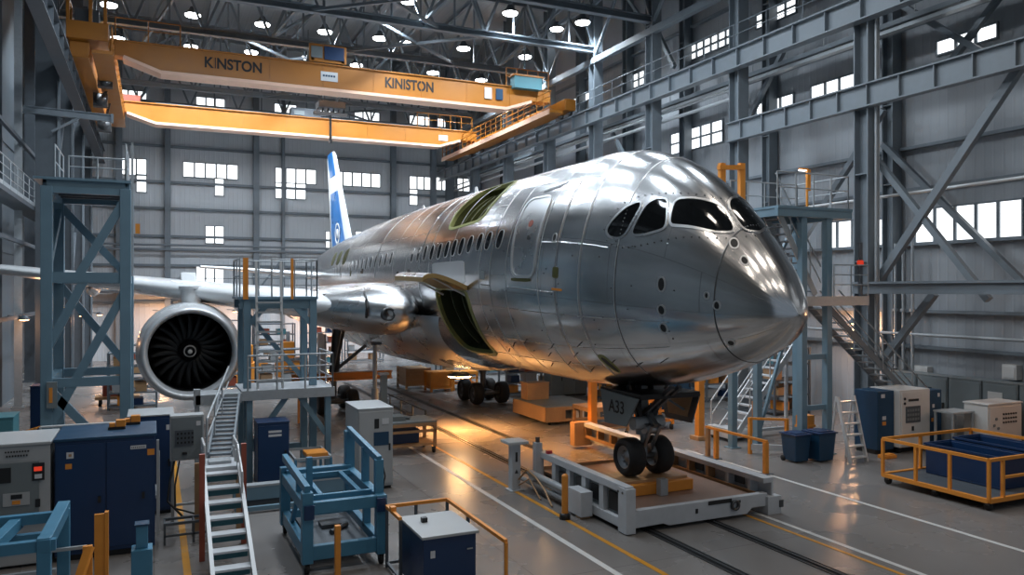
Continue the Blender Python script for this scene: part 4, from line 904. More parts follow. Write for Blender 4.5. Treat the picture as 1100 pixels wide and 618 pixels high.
# ---- left foreground machinery
t = T('control_cabinet', 'light grey machine cabinet with display and orange buttons beside the dark blue cabinet', 'control cabinet', (-2.5, 17.9, 0))
gx0, gx1, gy = -3.25, -1.79, 17.2
MB().mat(M['cab_grey']).box(gx0, gx1, gy, gy + 1.5, .05, 2.28).box(gx0 - .02, gx1 + .02, gy - .03, gy + 1.5, 2.28, 2.34).build('body', None, t, bevel=.015)
d = MB().box(gx0 + .02, gx1 - .18, gy - .03, gy, 1.02, 1.98).build('door', M['panel_grey'], t, bevel=.01)
for x0, x1, z0, z1, m in ((-2.08, -1.88, 1.62, 1.95, 'black'), (-2.62, -2.42, 1.62, 1.9, 'black'), (-2.55, -2.12, 1.18, 1.42, 'cab_grey'), (-2.03, -1.95, 1.12, 1.27, 'black')): MB().box(x0, x1, gy - .05, gy - .03, z0, z1).build('panel_plate', M[m], d, bevel=.004)
MB().mat(M['led_red']).box(-2.05, -1.92, gy - .06, gy - .05, 1.80, 1.88).build('status_display', None, d)
MB().mat(M['black']).box(-2.42, -2.24, gy - .06, gy - .05, 1.31, 1.39).build('screen', None, d)
MB().mat(M['yellow']).box(-2.40, -2.27, gy - .062, gy - .05, 1.21, 1.28).build('button', None, d)
MB().mat(M['sticker']).box(-2.04, -1.92, gy - .06, gy - .05, 1.66, 1.74).build('label_plate', None, d)
for k in range(9): MB().box(-2.52 + k * .045, -2.49 + k * .045, gy - .035, gy - .03, 2.17, 2.20).build('print_mark', M['print'], t)
for k in range(8): MB().box(-2.50 + k * .045, -2.47 + k * .045, gy - .035, gy - .03, 2.09, 2.125).build('print_mark', M['print'], t)
for k in range(3): MB().box(-2.5 + k * .055, -2.46 + k * .055, gy - .035, gy - .03, .72, .82).build('print_mark', M['print'], t)
MB().box(gx0, gx1 + .02, gy - .12, gy, .93, .97).build('ledge', M['cab_grey'], t)
t = T('machine_cabinet', 'big dark blue double cabinet with pale labels and a light blue worn top', 'machine cabinet', (-.85, 18, 0))
bx0, bx1, by = -1.72, .02, 17.2
MB().mat(M['navy']).box(bx0, bx1, by, by + 1.6, .12, 2.3).mat(M['cab_blue']).box(bx0 - .02, bx1 + .03, by - .03, by + 1.62, 2.3, 2.36).mat(M['black']).box(bx0 + .05, bx1 - .05, by + .06, by + 1.5, 0, .12).build('body', None, t, bevel=.012)
for a, b in ((bx0 + .02, -.86), (-.84, bx1 - .03)):
    d = MB().box(a, b, by - .025, by, .2, 2.24).build('door', M['navy'], t, bevel=.008); MB().cbox((b - .1 if a < -1 else b - .18, by - .05, 1.15), (.05, .05, .12)).build('door_handle', M['black'], d)
for x0, x1, z0, z1, m in ((-1.52, -1.40, 1.98, 2.1, 'sticker'), (-1.54, -1.43, 1.78, 1.88, 'yellow'), (-.42, -.14, 2.07, 2.14, 'sticker'), (-.12, .01, 1.93, 2.05, 'yellow')): onface(t, M[m], 'sticker', x0, x1, z0, z1, by - .026, .006)
MB().cbox((-1.46, by - .036, 2.04), (.05, .006, .05)).build('sticker_mark', M['tan'], t)
for k in range(8): MB().box(-.40 + k * .031, -.385 + k * .031, by - .036, by - .03, 2.09, 2.115).build('print_mark', M['print'], t)
MB().mat(M['galv']).bar((.07, by + .1, .3), (.07, by + .1, 2.2), .05).tube((.08, by + .5, .25), (.08, by + .5, 1.9), .03).tube((.08, by + .7, .25), (.08, by + .7, 1.6), .03).box(.03, .09, by + .2, by + 1.2, 1.0, 1.06).build('side_pipes', None, t)
for px, py, l in ((128, 455, 'yellow signal beacon on a black base on the blue cabinet top'), (144, 451, 'yellow signal lamp standing at the back of the blue cabinet top')):
    p = atY(px, py, 18.0 if px < 140 else 18.5); z = 2.36
    q = T('signal_beacon', l, 'beacon', (p.x, p.y, z)); MB().box(p.x - .2, p.x + .12, p.y - .1, p.y + .1, z, z + .05).build('base', M['black'], q)
    MB().box(p.x - .06, p.x + .12, p.y - .08, p.y + .08, z + .05, z + .19).box(p.x - .18, p.x - .07, p.y - .07, p.y + .07, z + .05, z + .13).build('housing', M['yellow'], q, bevel=.01)
# second blue cabinet and the grey keypad box behind
t = cabinet('machine_cabinet', 'dark blue cabinet with a pale top behind the grey keypad box', 'machine cabinet', -.55, .42, 20.0, 21.2, 2.28, M['navy'], doors=1, mtop=M['cab_grey'])
for x in (-.25, .3): onface(t, M['sticker'], 'sticker', x - .04, x + .04, 1.95, 2.07, 19.98, .004)
t = T('control_box', 'grey control box with a keypad and white sticker on a pipe stand', 'control box', (.72, 19.0, 0))
kx0, kx1, ky = .32, 1.02, 18.9
MB().box(kx0, kx1, ky, ky + .4, 1.42, 2.42).build('housing', M['cab_grey'], t, bevel=.015)
d = MB().box(kx0 + .03, kx1 - .03, ky - .02, ky, 1.46, 2.38).build('door', M['panel_grey'], t, bevel=.008)
kp = MB().box(kx0 + .1, kx1 - .22, ky - .04, ky - .02, 1.75, 2.1).build('keypad', M['dark_steel'], d)
for a in range(5):
    for b in range(3): MB().box(kx0 + .14 + a * .075, kx0 + .18 + a * .075, ky - .05, ky - .04, 1.8 + b * .1, 1.85 + b * .1).build('key', M['black'], kp)
onface(d, M['sticker'], 'sticker', kx1 - .16, kx1 - .07, 2.18, 2.28, ky - .02, .005); MB().cbox((kx0 + .3, ky - .035, 1.58), (.1, .03, .05)).build('door_handle', M['black'], d)
for x in (kx0 + .06, kx1 - .02): MB().bar((x, ky + .2, 0), (x, ky + .2, 1.44), .07).build('leg', M['galv'], t)
MB().bar((kx0 + .06, ky + .2, .4), (kx1 - .02, ky + .2, .4), .05).build('cross_bar', M['galv'], t)
MB().path([(kx0 + .1, ky + .1, 1.42), (kx0 + .0, ky - .05, 1.0), (kx0 - .05, ky - .2, .6), (kx0 + .25, ky - .4, .28), (kx0 + .7, ky - .5, .25)], .025).path([(kx0 + .2, ky + .1, 1.42), (kx0 + .1, ky - .1, .9), (kx0 + .1, ky - .3, .45), (kx0 + .6, ky - .5, .3)], .02).build('cable', M['black'], t)
t = T('pipe_stand', 'dark low pipe frame on the floor beside the big blue cabinet', 'pipe frame', (.55, 17.6, 0))
MB().bar((.18, 17.5, .42), (1.1, 17.5, .42), .05).bar((.18, 17.5, .18), (1.1, 17.5, .18), .04).bar((.18, 17.9, .42), (1.1, 17.9, .42), .05).build('rail', M['dark_steel'], t)
for x in (.2, .75, 1.08): MB().bar((x, 17.5, 0), (x, 17.5, .44), .04).bar((x, 17.9, 0), (x, 17.9, .44), .04).bar((x, 17.5, .42), (x, 17.9, .42), .03).build('leg', M['dark_steel'], t)
# low blue steel frame in the lower left corner
t = T('steel_rack', 'blue steel beam frame in the near lower corner before the grey cabinet', 'steel frame', (-1.75, 13.6, 0))
C_ = M['cart_blue']
for x, y in ((-2.9, 13.2), (-1.45, 13.2), (-2.9, 14.8), (-1.35, 14.8)): MB().box(x - .09, x + .09, y - .09, y + .09, 0, 1.62).build('leg', C_, t, bevel=.012)
for y_, z_ in ((14.8, 1.5), (14.8, 1.18), (13.2, 1.5)): MB().bar((-3.0, y_, z_), (-1.3, y_, z_), .13, .16).build('cross_beam', C_, t)
MB().bar((-1.45, 13.1, 1.5), (-1.35, 14.9, 1.62), .18, .2).bar((-2.9, 13.1, 1.5), (-2.9, 14.9, 1.5), .16, .18).bar((-2.2, 13.1, 1.45), (-2.0, 14.9, 1.45), .16, .18).build('long_beam', C_, t, bevel=.01)
MB().bar((-2.95, 14.6, 1.0), (-1.0, 14.6, 1.0), .05).bar((-2.95, 14.2, .8), (-1.4, 14.2, .8), .06).build('hose_rail', M['galv'], t)
t = T('pedestal_post', 'blue steel pedestal post standing alone in front of the dark blue cabinet', 'pedestal', (-.17, 14.4, 0))
MB().box(-.34, -.02, 14.2, 14.55, 0, .95).build('base', C_, t, bevel=.012); MB().box(-.27, -.09, 14.28, 14.5, .95, 1.32).build('column', C_, t, bevel=.01); MB().box(-.29, -.07, 14.26, 14.52, 1.32, 1.35).build('cap', M['cab_blue'], t)
for (px, py, y, l) in ((109, 552, 15.3, 'orange flat barrier post between the blue frame and the blue cabinet'), (90, 588, 14.3, 'short slanted orange barrier post at the corner of the blue frame')):
    p = atY(px, py, y); q = T('barrier_post', l, 'barrier post', (p.x, p.y, 0))
    (MB().box(p.x - .11, p.x + .09, p.y - .03, p.y + .03, .02, p.z).box(p.x + .05, p.x + .11, p.y - .05, p.y + .07, .02, p.z + .03) if px > 100 else MB().bar((p.x - .22, p.y - .5, .1), (p.x + .08, p.y + .05, p.z - .02), .14, .07).box(p.x - .02, p.x + .12, p.y + .02, p.y + .1, .02, p.z)).build('post', M['yellow'], q, bevel=.006); MB().box(p.x - .16, p.x + .17, p.y - .1, p.y + .12, 0, .02).build('base_plate', M['dark_steel'], q)
t = T('guard_rail', 'small yellow guard rail far left beside the blue locker under the dark wall', 'guard rail', (-3.0, 27, 0)); MB().railing([(-3.6, 26.2, 0), (-3.0, 27.6, 0)], 1.1, .03, .5, (.5,)).build('rail', M['yellow'], t)
cabinet('locker', 'dark blue tall locker behind the blue tower post', 'locker', -3.6, -2.85, 29.2, 30.0, 2.1, M['navy'])
cabinet('locker', 'low teal grey locker at the far left edge below the dark panel', 'locker', -3.7, -3.0, 21.6, 22.5, 2.2, M['teal'])
# ---- scaffold in the middle left
sx0, sx1, sy0, sy1 = 2.25, 4.15, 22.3, 24.4
t = T('scaffold_platform', 'two level blue scaffold platform with ladder and grey handrails in front of the wing', 'scaffold', (3.2, 23.3, 0))
G = M['galv']
for x in (sx0 + .1, sx1):
    for y in (sy0 + .6, sy1): MB().box(x - .1, x + .1, y - .1, y + .1, .02, 5.0).box(x - .17, x + .17, y - .17, y + .17, 0, .02).build('post', B, t, bevel=.01)
MB().box(sx1 + .22, sx1 + .38, sy0 - .1, sy0 + .06, 0, 2.4).build('post', B, t, bevel=.01); MB().box(sx0 + .02, sx0 + .18, sy0 - .1, sy0 + .06, 0, 2.4).build('post', B, t, bevel=.01)
mb = MB()
for z in (4.82,):
    for y in (sy0 + .6, sy1): mb.bar((sx0 - .1, y, z), (sx1 + .1, y, z), .12, .26)
    for x in (sx0 + .1, sx1): mb.bar((x, sy0 + .6, z), (x, sy1, z), .12, .26)
mb.build('ring_beam', B, t)
for z in (2.2, .5): MB().bar((sx0, sy1, z), (sx1, sy1, z), .11, .16).build('cross_beam', B, t)
for a, b in (((sx0 + .1, sy0, .9), (sx0 + 1.1, sy0, 2.3)), ((sx1 + .3, sy0, 1.1), (sx1 - .5, sy0, 2.3)), ((sx1, sy1, 2.5), (sx0 + .1, sy1, 4.7)), ((sx0 + .1, sy0 + .6, 4.2), (sx0 + .6, sy0 + .6, 4.75)), ((sx1, sy0 + .6, 4.2), (sx1 - .5, sy0 + .6, 4.75))): MB().bar(a, b, .1, .14).build('brace', B, t)
MB().mat(B).box(sx0 - .15, sx1 + .12, sy0 + .45, sy1 + .15, 4.95, 5.02).build('upper_deck', None, t)
MB().mat(M['white_frame']).box(sx0 - .1, sx1 + .45, sy0 - .15, sy1 - .3, 2.42, 2.48).mat(G).bar((sx0 - .1, sy0 - .15, 2.36), (sx1 + .45, sy0 - .15, 2.36), .05, .26).bar((sx1 + .45, sy0 - .15, 2.36), (sx1 + .45, sy1 - .3, 2.36), .05, .26).build('lower_deck', None, t)
MB().railing([(sx0 + .75, sy0 + .5, 5.02), (sx1 + .1, sy0 + .5, 5.02), (sx1 + .1, sy1 + .1, 5.02), (sx0 - .1, sy1 + .1, 5.02), (sx0 - .1, sy0 + .5, 5.02)], 1.05, .024, .75).build('guard_rail', G, t)
MB().railing([(sx0 + .05, sy0 - .12, 2.48), (sx1 + .42, sy0 - .12, 2.48), (sx1 + .42, sy1 - .3, 2.48)], .95, .026, .9, (.3, .66)).build('guard_rail', G, t)
for x in (sx0 + .05, sx0 + 1.3): MB().bar((x, sy0 + .47, 4.95), (x, sy0 + .47, 6.1), .14 if x < 3 else .07, .06).build('gate_post', M['yellow'], t)
lb = MB()
for x in (sx0 + .32, sx0 + .98): lb.bar((x, sy0 + .05, 2.5), (x, sy0 + .40, 6.0), .06, .08)
lb.build('ladder_rails', M['rail_white'], t)
for k in range(9): z = 2.7 + .27 * k; y = sy0 + .05 + .35 * (z - 2.5) / 3.5; MB().bar((sx0 + .32, y, z), (sx0 + .98, y, z), .16, .05).build('ladder_rung', G, t)
# gangway and ramp stair from the scaffold to the white step ladder
t = T('gangway', 'grey gangway beam with inclined stair joining the scaffold to the white stair', 'gangway', (1.5, 21, 0))
MB().box(.98, 2.12, 21.9, 22.15, 2.22, 2.44).box(.98, 2.12, 22.8, 22.95, 2.22, 2.44).box(.98, 2.12, 21.9, 22.95, 2.44, 2.47).build('beam', G, t)
MB().box(.96, 1.08, 21.95, 22.07, 0, 2.3).box(.94, 1.10, 21.9, 22.1, 2.2, 2.62).build('post', G, t)
rs = MB(); stairs(rs, (1.32, 18.25, 1.58), (1.80, 21.85, 2.40), .5, 14, mt=M['steel'], ms=M['steel']); rs.build('ramp', None, t)
MB().path([(1.05, 18.3, 1.58), (1.05, 18.3, 2.4), (1.78, 21.8, 3.2)], .026).path([(1.05, 18.3, 2.0), (1.78, 21.8, 2.8)], .02).path([(1.28, 19.4, 1.85), (1.28, 19.4, 2.65)], .02).path([(1.53, 20.6, 2.1), (1.53, 20.6, 2.92)], .02).build('handrail', G, t)
# white step ladder in front
t = T('step_ladder', 'white metal stair with open treads and orange posts coming down towards the viewer', 'stair', (1.25, 15.6, 0))
lx0, lx1 = .92, 1.60
MB().mat(M['rail_white']).bar((lx0, 14.0, .02), (lx0, 17.2, 1.55), .07, .18).bar((lx1, 14.0, .02), (lx1, 17.2, 1.55), .07, .18).build('stringers', None, t)
for k in range(8): f = (k + .6) / 8; MB().box(lx0 + .03, lx1 - .03, 14.0 + 3.2 * f - .13, 14.0 + 3.2 * f + .13, 1.55 * f - .02, 1.55 * f + .02).build('tread', M['white_frame'], t)
for k in range(8): f = (k + .6) / 8; MB().box(lx0 + .03, lx1 - .03, 14.0 + 3.2 * f + .11, 14.0 + 3.2 * f + .13, 1.55 * f - .19, 1.55 * f - .02).build('riser_plate', M['teal'], t)
MB().mat(M['white_frame']).box(lx0, lx1, 17.2, 18.2, 1.48, 1.56).mat(M['galv']).box(lx0 + .12, lx1 - .12, 17.5, 17.9, 1.56, 1.62).build('landing', None, t)
MB().railing([(lx0 + .02, 17.2, 1.56), (lx0 + .02, 18.15, 1.56)], .45, .026, .6).railing([(lx1 - .02, 17.2, 1.56), (lx1 - .02, 18.15, 1.56)], .45, .026, .6).path([(lx1 - .02, 16.3, 1.15), (lx1 - .02, 16.3, 1.6), (lx1 - .02, 17.2, 2.0)], .026).build('handrail', M['rail_white'], t)
for x, y in ((lx0 - .08, 16.2), (lx0 - .08, 18.1), (lx1 + .08, 17.0), (lx1 + .08, 18.1)): MB().box(x - .05, x + .05, y - .05, y + .05, 0, 2.05 if y < 18 else 1.5).build('post', M['plastic_red'] if y < 18 else M['tan'], t)
MB().box(.42, .6, 15.2, 15.4, 0, .02).tube((.5, 15.3, .02), (.5, 15.3, 1.0), .03).build('foot', M['dark_steel'], t) if False else None
cabinet('machine_cabinet', 'narrow dark blue cabinet with two white labels under the scaffold', 'machine cabinet', 2.45, 3.25, 21.3, 22.1, 1.72, M['navy'])
for z in (1.5, 1.4): onface(bpy.data.objects[sorted(o.name for o in bpy.data.objects if o.get('label', '').startswith('narrow dark blue cabinet'))[0]], M['sticker'], 'label_plate', 2.72, 3.05, z - .03, z + .03, 21.28, .006)
# workbench with yellow tray under the scaffold
t = T('roller_stand', 'low blue stand with pale rails and a yellow plate under the scaffold', 'work stand', (3.7, 21.3, 0))
MB().bar((3.3, 20.6, .85), (3.3, 22.0, .85), .05, .08).bar((4.2, 20.6, .85), (4.2, 22.0, .85), .05, .08).bar((3.3, 20.6, .85), (4.2, 20.6, .85), .05, .06).bar((3.3, 22.0, .85), (4.2, 22.0, .85), .05, .06).build('rails', M['galv'], t)
for x in (3.3, 4.2):
    for y in (20.6, 22.0): MB().box(x - .03, x + .03, y - .03, y + .03, 0, .85).build('leg', C_, t)
MB().box(3.6, 4.15, 20.7, 21.3, .86, .96).build('yellow_plate', M['yellow'], t)
t = T('floor_conveyor', 'long low blue beam track on the floor behind the blue wheeled cart', 'beam track', (2.6, 20.3, 0))
MB().bar((1.7, 19.7, .35), (4.6, 19.7, .35), .25, .3).bar((1.7, 19.2, .1), (4.6, 19.2, .1), .1, .1).build('beam', B, t); MB().bar((1.8, 19.7, .1), (4.5, 19.7, .1), .12, .2).build('foot', M['dark_steel'], t)
MB().bar((1.7, 19.7, .53), (4.6, 19.7, .53), .28, .05).build('top_plate', G, t)
# ---- blue wheeled cart
t = T('frame_trolley', 'empty light blue steel frame trolley on casters beside the tall grey cabinet', 'trolley', (3.2, 15.9, 0))
cx0, cx1, cy0, cy1 = 2.55, 3.93, 14.65, 17.3
for x, y, z in ((cx0, cy0, 1.5), (cx1, cy0, 1.32), (cx0, cy1, 1.42), (cx1, cy1, 2.1)): MB().box(x - .1, x + .1, y - .1, y + .1, .2, z).build('leg', C_, t, bevel=.012)
MB().bar((cx0, cy0, 1.2), (cx1, cy0, 1.2), .14, .22).bar((cx0, cy1, 1.2), (cx1, cy1, 1.2), .14, .2).bar((cx0, cy0, 1.2), (cx0, cy1, 1.2), .16, .22).bar((cx1, cy0, 1.2), (cx1, cy1, 1.2), .16, .22).build('top_frame', C_, t, bevel=.01)
MB().bar((cx0 + .32, cy0 + .35, 1.3), (cx0 + .32, cy1 - .5, 1.3), .09, .1).bar((cx1 - .32, cy0 + .35, 1.3), (cx1 - .32, cy1 - .5, 1.3), .09, .1).bar((cx0 + .1, cy0 + .35, 1.3), (cx1 - .1, cy0 + .35, 1.3), .09, .1).bar((cx0 + .1, cy1 - .5, 1.3), (cx1 - .1, cy1 - .5, 1.3), .09, .1).bar((cx0, cy1 - .1, 1.34), (cx1, cy1 - .1, 1.34), .2, .08).build('inner_frame', C_, t, bevel=.008)
MB().bar((cx0, cy0, .38), (cx1, cy0, .38), .14, .26).bar((cx0, cy1, .38), (cx1, cy1, .38), .14, .22).bar((cx0, cy0, .38), (cx0, cy1, .38), .14, .26).bar((cx1, cy0, .38), (cx1, cy1, .38), .14, .22).build('bottom_frame', C_, t, bevel=.01)
MB().bar((cx0, cy0 - .05, 1.55), (cx0, cy1 + .05, 1.62), .1, .14).bar((cx0, cy0 + .9, 1.2), (cx0, cy0 + .9, 1.55), .1).bar((cx0 + .2, cy0 + .9, 1.3), (cx0 + .2, cy0 + .9, 1.95), .11).bar((cx0, cy0 + 1.8, .4), (cx0, cy0 + 1.0, 1.2), .08).build('side_rail', C_, t)
MB().bar((cx1, cy0 + .1, 1.95), (cx1, cy1 + .05, 2.12), .09, .14).bar((cx1, cy0 + .15, 1.2), (cx1, cy0 + .15, 1.95), .16, .14).bar((cx1, cy0 + 1.2, 1.2), (cx1, cy0 + 1.2, 2.0), .14, .12).bar((cx1, cy0 + 1.1, .4), (cx1, cy0 + 1.1, 1.2), .14).build('tall_side_rail', C_, t)
for x in (cx0 + .02, cx1 - .02): MB().box(x - .09, x + .09, cy0 - .15, cy0 - .1, 1.02, 1.28).build('lock_plate', M['navy'], t, bevel=.006)
MB().box(cx0 + .15, cx1 - .15, cy0 + .3, cy1 - .4, .36, .42).build('tray', M['dark_steel'], t)
MB().box(cx0 + .5, cx0 + .9, cy0 + 1.2, cy0 + 1.6, .42, .5).tube((cx0 + .6, cy0 + .8, .47), (cx0 + 1.0, cy0 + 1.2, .47), .05).build('drive_unit', M['dark_metal'], t)
for x in (cx0, cx1):
    for y in (cy0, cy1): mb = MB(); caster(mb, x, y, .1); mb.build('caster', None, t)
MB().path([(cx1 + .1, cy0 + .3, 1.9), (cx1 + .14, cy0 + .2, 1.6), (cx1 + .08, cy0 + .2, 1.3)], .015).build('hose', M['black'], t)
p = fl(363, 622); q = T('bollard', 'thin yellow bollard post in front of the light blue trolley', 'bollard', (2.95, 13.9, 0)); MB().box(2.9, 3.0, 13.85, 13.95, .02, 1.05).build('post', M['yellow'], q, bevel=.01); MB().box(2.8, 3.1, 13.75, 14.05, 0, .02).build('base_plate', M['dark_steel'], q)
# tall grey cabinet
t = cabinet('control_cabinet', 'tall pale grey cabinet with blue panel behind the light blue trolley', 'control cabinet', 4.8, 5.72, 20.1, 21.6, 2.1, M['cab_grey'], doors=1)
onface(t, M['cab_blue'], 'blue_panel', 5.2, 5.6, 1.15, 1.5, 20.08); onface(t, M['black'], 'display', 5.22, 5.34, 1.6, 1.85, 20.08); onface(t, M['sticker'], 'label_plate', 5.42, 5.6, 1.7, 1.85, 20.08)
# orange bench and clutter
def table(name, label, x0, x1, y0, y1, z, m, shelf=.25, mtop=None, cat='workbench', casters=False, mid=None):
    t = T(name, label, cat, ((x0 + x1) / 2, (y0 + y1) / 2, 0)); z0 = .2 if casters else 0
    for x in (x0 + .05, x1 - .05):
        for y in (y0 + .05, y1 - .05): MB().box(x - .045, x + .045, y - .045, y + .045, z0, z).build('leg', m, t)
    MB().mat(mtop or m).box(x0, x1, y0, y1, z, z + .05).mat(m).box(x0, x1, y0 - .01, y0 + .05, z - .1, z).box(x0, x1, y1 - .05, y1, z - .1, z).box(x0, x0 + .05, y0, y1, z - .1, z).box(x1 - .05, x1, y0, y1, z - .1, z).build('tabletop', None, t)
    if shelf: MB().box(x0 + .03, x1 - .03, y0 + .03, y1 - .03, shelf, shelf + .06).build('shelf', m, t)
    if mid: MB().bar((x0, y0 + .03, mid), (x1, y0 + .03, mid), .05, .08).build('rail', m, t)
    if casters:
        for x in (x0 + .08, x1 - .08):
            for y in (y0 + .08, y1 - .08): mb = MB(); caster(mb, x, y, .08); mb.build('caster', None, t)
    return t
table('workbench', 'ochre workbench with grey top standing before the rails and yellow line', 6.35, 8.25, 23.9, 25.1, .98, M['tan'], .25, M['panel_grey'], casters=True, mid=.72)
tag(MB().box(6.6, 7.75, 24.2, 24.9, .315, .72).box(6.58, 7.77, 24.18, 24.92, .72, .75).build('storage_box', M['navy'], loc=(7.1, 24.5, .315), bevel=.01), 'dark blue box on the lower shelf of the ochre workbench', 'box')
tag(MB().box(6.5, 7.3, 24.2, 24.8, 1.034, 1.18).tube((7.5, 24.4, 1.085), (7.25, 24.6, 1.085), .045).build('tool_tray', M['panel_grey'], loc=(7, 24.5, 1.03)), 'grey tool tray lying on the ochre workbench', 'tool tray')
tag(MB().railing([(8.62, 26.2, 0), (8.62, 32.2, 0)], 1.0, .03, 1.5, (.6,)).build('floor_railing', M['dark_steel'], loc=(8.62, 29, 0)), 'dark grey floor railing running along the yellow line toward the tail', 'railing')
t = T('stanchion', 'thick grey post with a cap at the end of the floor railing', 'post', (7.05, 25.9, 0)); MB().box(6.95, 7.15, 25.8, 26.0, .03, 2.35).build('post', M['panel_grey'], t, bevel=.01); MB().box(6.85, 7.25, 25.7, 26.1, 0, .03).build('base_plate', M['dark_steel'], t); MB().box(6.88, 7.2, 25.74, 26.06, 2.35, 2.42).build('cap', M['galv'], t)
p = atY(401, 382, 25.6); t = T('support_jack', 'grey telescopic jack standing under the wing root', 'support jack', (7.4, 28.4, 0)); MB().tube((7.4, 28.4, 0.03), (7.4, 28.4, 1.6), .13, 14).tube((7.4, 28.4, 1.6), (7.4, 28.4, 3.2), .08, 12).lathe((7.4, 28.4, 0), 'z', [(0, 0), (0, .45), (.03, .45), (.05, .14)], 20).build('column', M['galv'], t); MB().box(7.2, 7.6, 28.2, 28.6, 3.2, 3.3).build('pad', M['dark_metal'], t)
# blue box in a yellow cage in the near middle
t = T('power_unit', 'dark blue power unit box with a pale grey top inside the near yellow cage', 'power unit', (4.45, 13, 0))
MB().box(4.08, 5.02, 12.5, 13.75, .08, 1.05).build('body', M['navy'], t, bevel=.015); MB().box(4.04, 5.06, 12.45, 13.8, 1.05, 1.1).build('lid', M['cab_grey'], t, bevel=.01)
MB().cbox((4.35, 13.3, 1.14), (.1, .1, .08)).build('knob', M['black'], t); onface(t, M['sticker'], 'label_plate', 4.2, 4.28, .72, .84, 12.5); MB().bar((4.85, 12.48, .8), (4.95, 12.48, .8), .02).build('handle', M['galv'], t)
for x in (4.15, 4.95):
    for y in (12.6, 13.65): MB().cbox((x, y, .04), (.1, .1, .08)).build('foot', M['black'], t)
t = T('safety_cage', 'yellow topped cage with dark mesh posts around the near blue power unit', 'safety cage', (4.4, 13.2, 0))
kx0, kx1, ky0, ky1 = 3.98, 5.18, 11.6, 14.4; kyl = 13.5
for x, y in ((kx0, kyl), (kx1, ky0), (kx0, ky1), (kx1, ky1), (kx1, 13.3), (4.55, ky1)): MB().bar((x, y, 0), (x, y, 1.12), .05).build('post', M['yellow'] if y < 11.8 else M['dark_steel'], t)
MB().bar((kx0, kyl, 1.14), (kx0, ky1, 1.14), .06).bar((kx1, ky0, 1.14), (kx1, ky1, 1.14), .06).bar((kx0, ky1, 1.14), (kx1, ky1, 1.14), .06).build('top_rail', M['yellow'], t)
MB().bar((kx0, kyl, .08), (kx0, ky1, .08), .05).bar((kx1, ky0, .08), (kx1, ky1, .08), .05).bar((kx0, ky1, .08), (kx1, ky1, .08), .05).build('bottom_rail', M['dark_steel'], t)
MB().cbox((kx0, 14.0, 1.2), (.1, .12, .08)).build('latch', M['yellow'], t)
# ---- rail platform under the nose wheels
t = T('wheel_platform', 'pale steel rail platform with a brown deck carrying the nose wheels', 'transport platform', (11, 17.5, 0))
W = M['white_frame']; px0, px1, py0, py1 = 9.1, 12.85, 14.15, 22.6
MB().box(px0 + .3, px1 - .1, py0 + .05, 18.75, .36, .42).build('deck', M['deck_brown'], t)
MB().mat(M['dark_steel']).box(px0 + .35, px1 - .15, py0 + .2, 18.6, .16, .36).build('underframe', None, t)
MB().mat(W).prism([(px0 + .1, .12), (px0 + .1, .5), (px1 + .1, .5), (px1 + .1, .2), (px1 - .35, .2), (px1 - .5, .08), (px0 + 1.1, .08), (px0 + .95, .14)], 'y', py0 - .02, py0 + .14).build('front_beam', None, t, bevel=.012)
MB().mat(M['black']).box(11.25, 11.9, py0 - .035, py0 - .02, .40, .49).box(10.9, 10.96, py0 - .035, py0 - .02, .26, .36).box(12.1, 12.16, py0 - .03, py0 - .02, .36, .42).build('slot', None, t)
MB().lathe((11.98, py0 - .06, .33), 'y', [(-.03, .07), (-.03, .12), (.03, .12), (.03, .07)], 18, True).build('tow_ring', M['dark_metal'], t)
# left side wall: open box girder with ribs
sl = MB().mat(W).box(px0 - .02, px0 + .22, py0 - .05, py0 + .28, .02, .98).box(px0, px0 + .2, py0, 18.6, .86, 1.02).box(px0, px0 + .2, py0, 18.9, .10, .30).build('side_frame', None, t, bevel=.01)
for y in (15.2, 16.0, 16.75, 17.5, 18.45): MB().mat(W).box(px0 + .02, px0 + .18, y - .09, y + .09, .3, .86).build('side_rib', None, t)
MB().mat(M['panel_grey']).box(px0 + .14, px0 + .18, py0 + .2, 17.5, .3, .86).build('side_plate', None, t)
for y0_, y1_, z0_, z1_, m_ in ((14.6, 15.0, .36, .76, 'black'), (15.45, 15.8, .42, .74, 'black'), (17.0, 17.35, .4, .7, 'dark_metal'), (16.2, 16.5, .5, .75, 'dark_metal')): MB().box(px0 + .10, px0 + .14, y0_, y1_, z0_, z1_).build('side_recess', M[m_], t)
for y in (14.25, 14.42): MB().mat(M['dark_metal']).tube((px0 - .03, y, .88), (px0 - .02, y, .88), .03, 8).build('bolt', None, t)
MB().mat(W).box(px0 - .32, px0 - .02, 15.5, 16.15, .06, .62).mat(M['tan']).box(px0 - .3, px0 - .05, 15.55, 15.8, .0, .08).mat(M['galv']).tube((px0 - .2, 16.15, .45), (px0 - .2, 18.4, .45), .09, 12).tube((px0 - .18, 16.2, .2), (px0 - .18, 19.3, .2), .07, 10).build('drive_unit', None, t, bevel=.008)
MB().mat(W).box(px0 - .12, px0 + .06, 18.2, 18.4, 0, 1.25).mat(M['dark_metal']).cbox((px0 - .03, 18.3, 1.32), (.08, .08, .14)).build('corner_post', None, t)
MB().mat(M['red']).cbox((px0 + .1, 17.9, 1.06), (.14, .1, .08)).build('signal_lamp', M['plastic_red'], t)
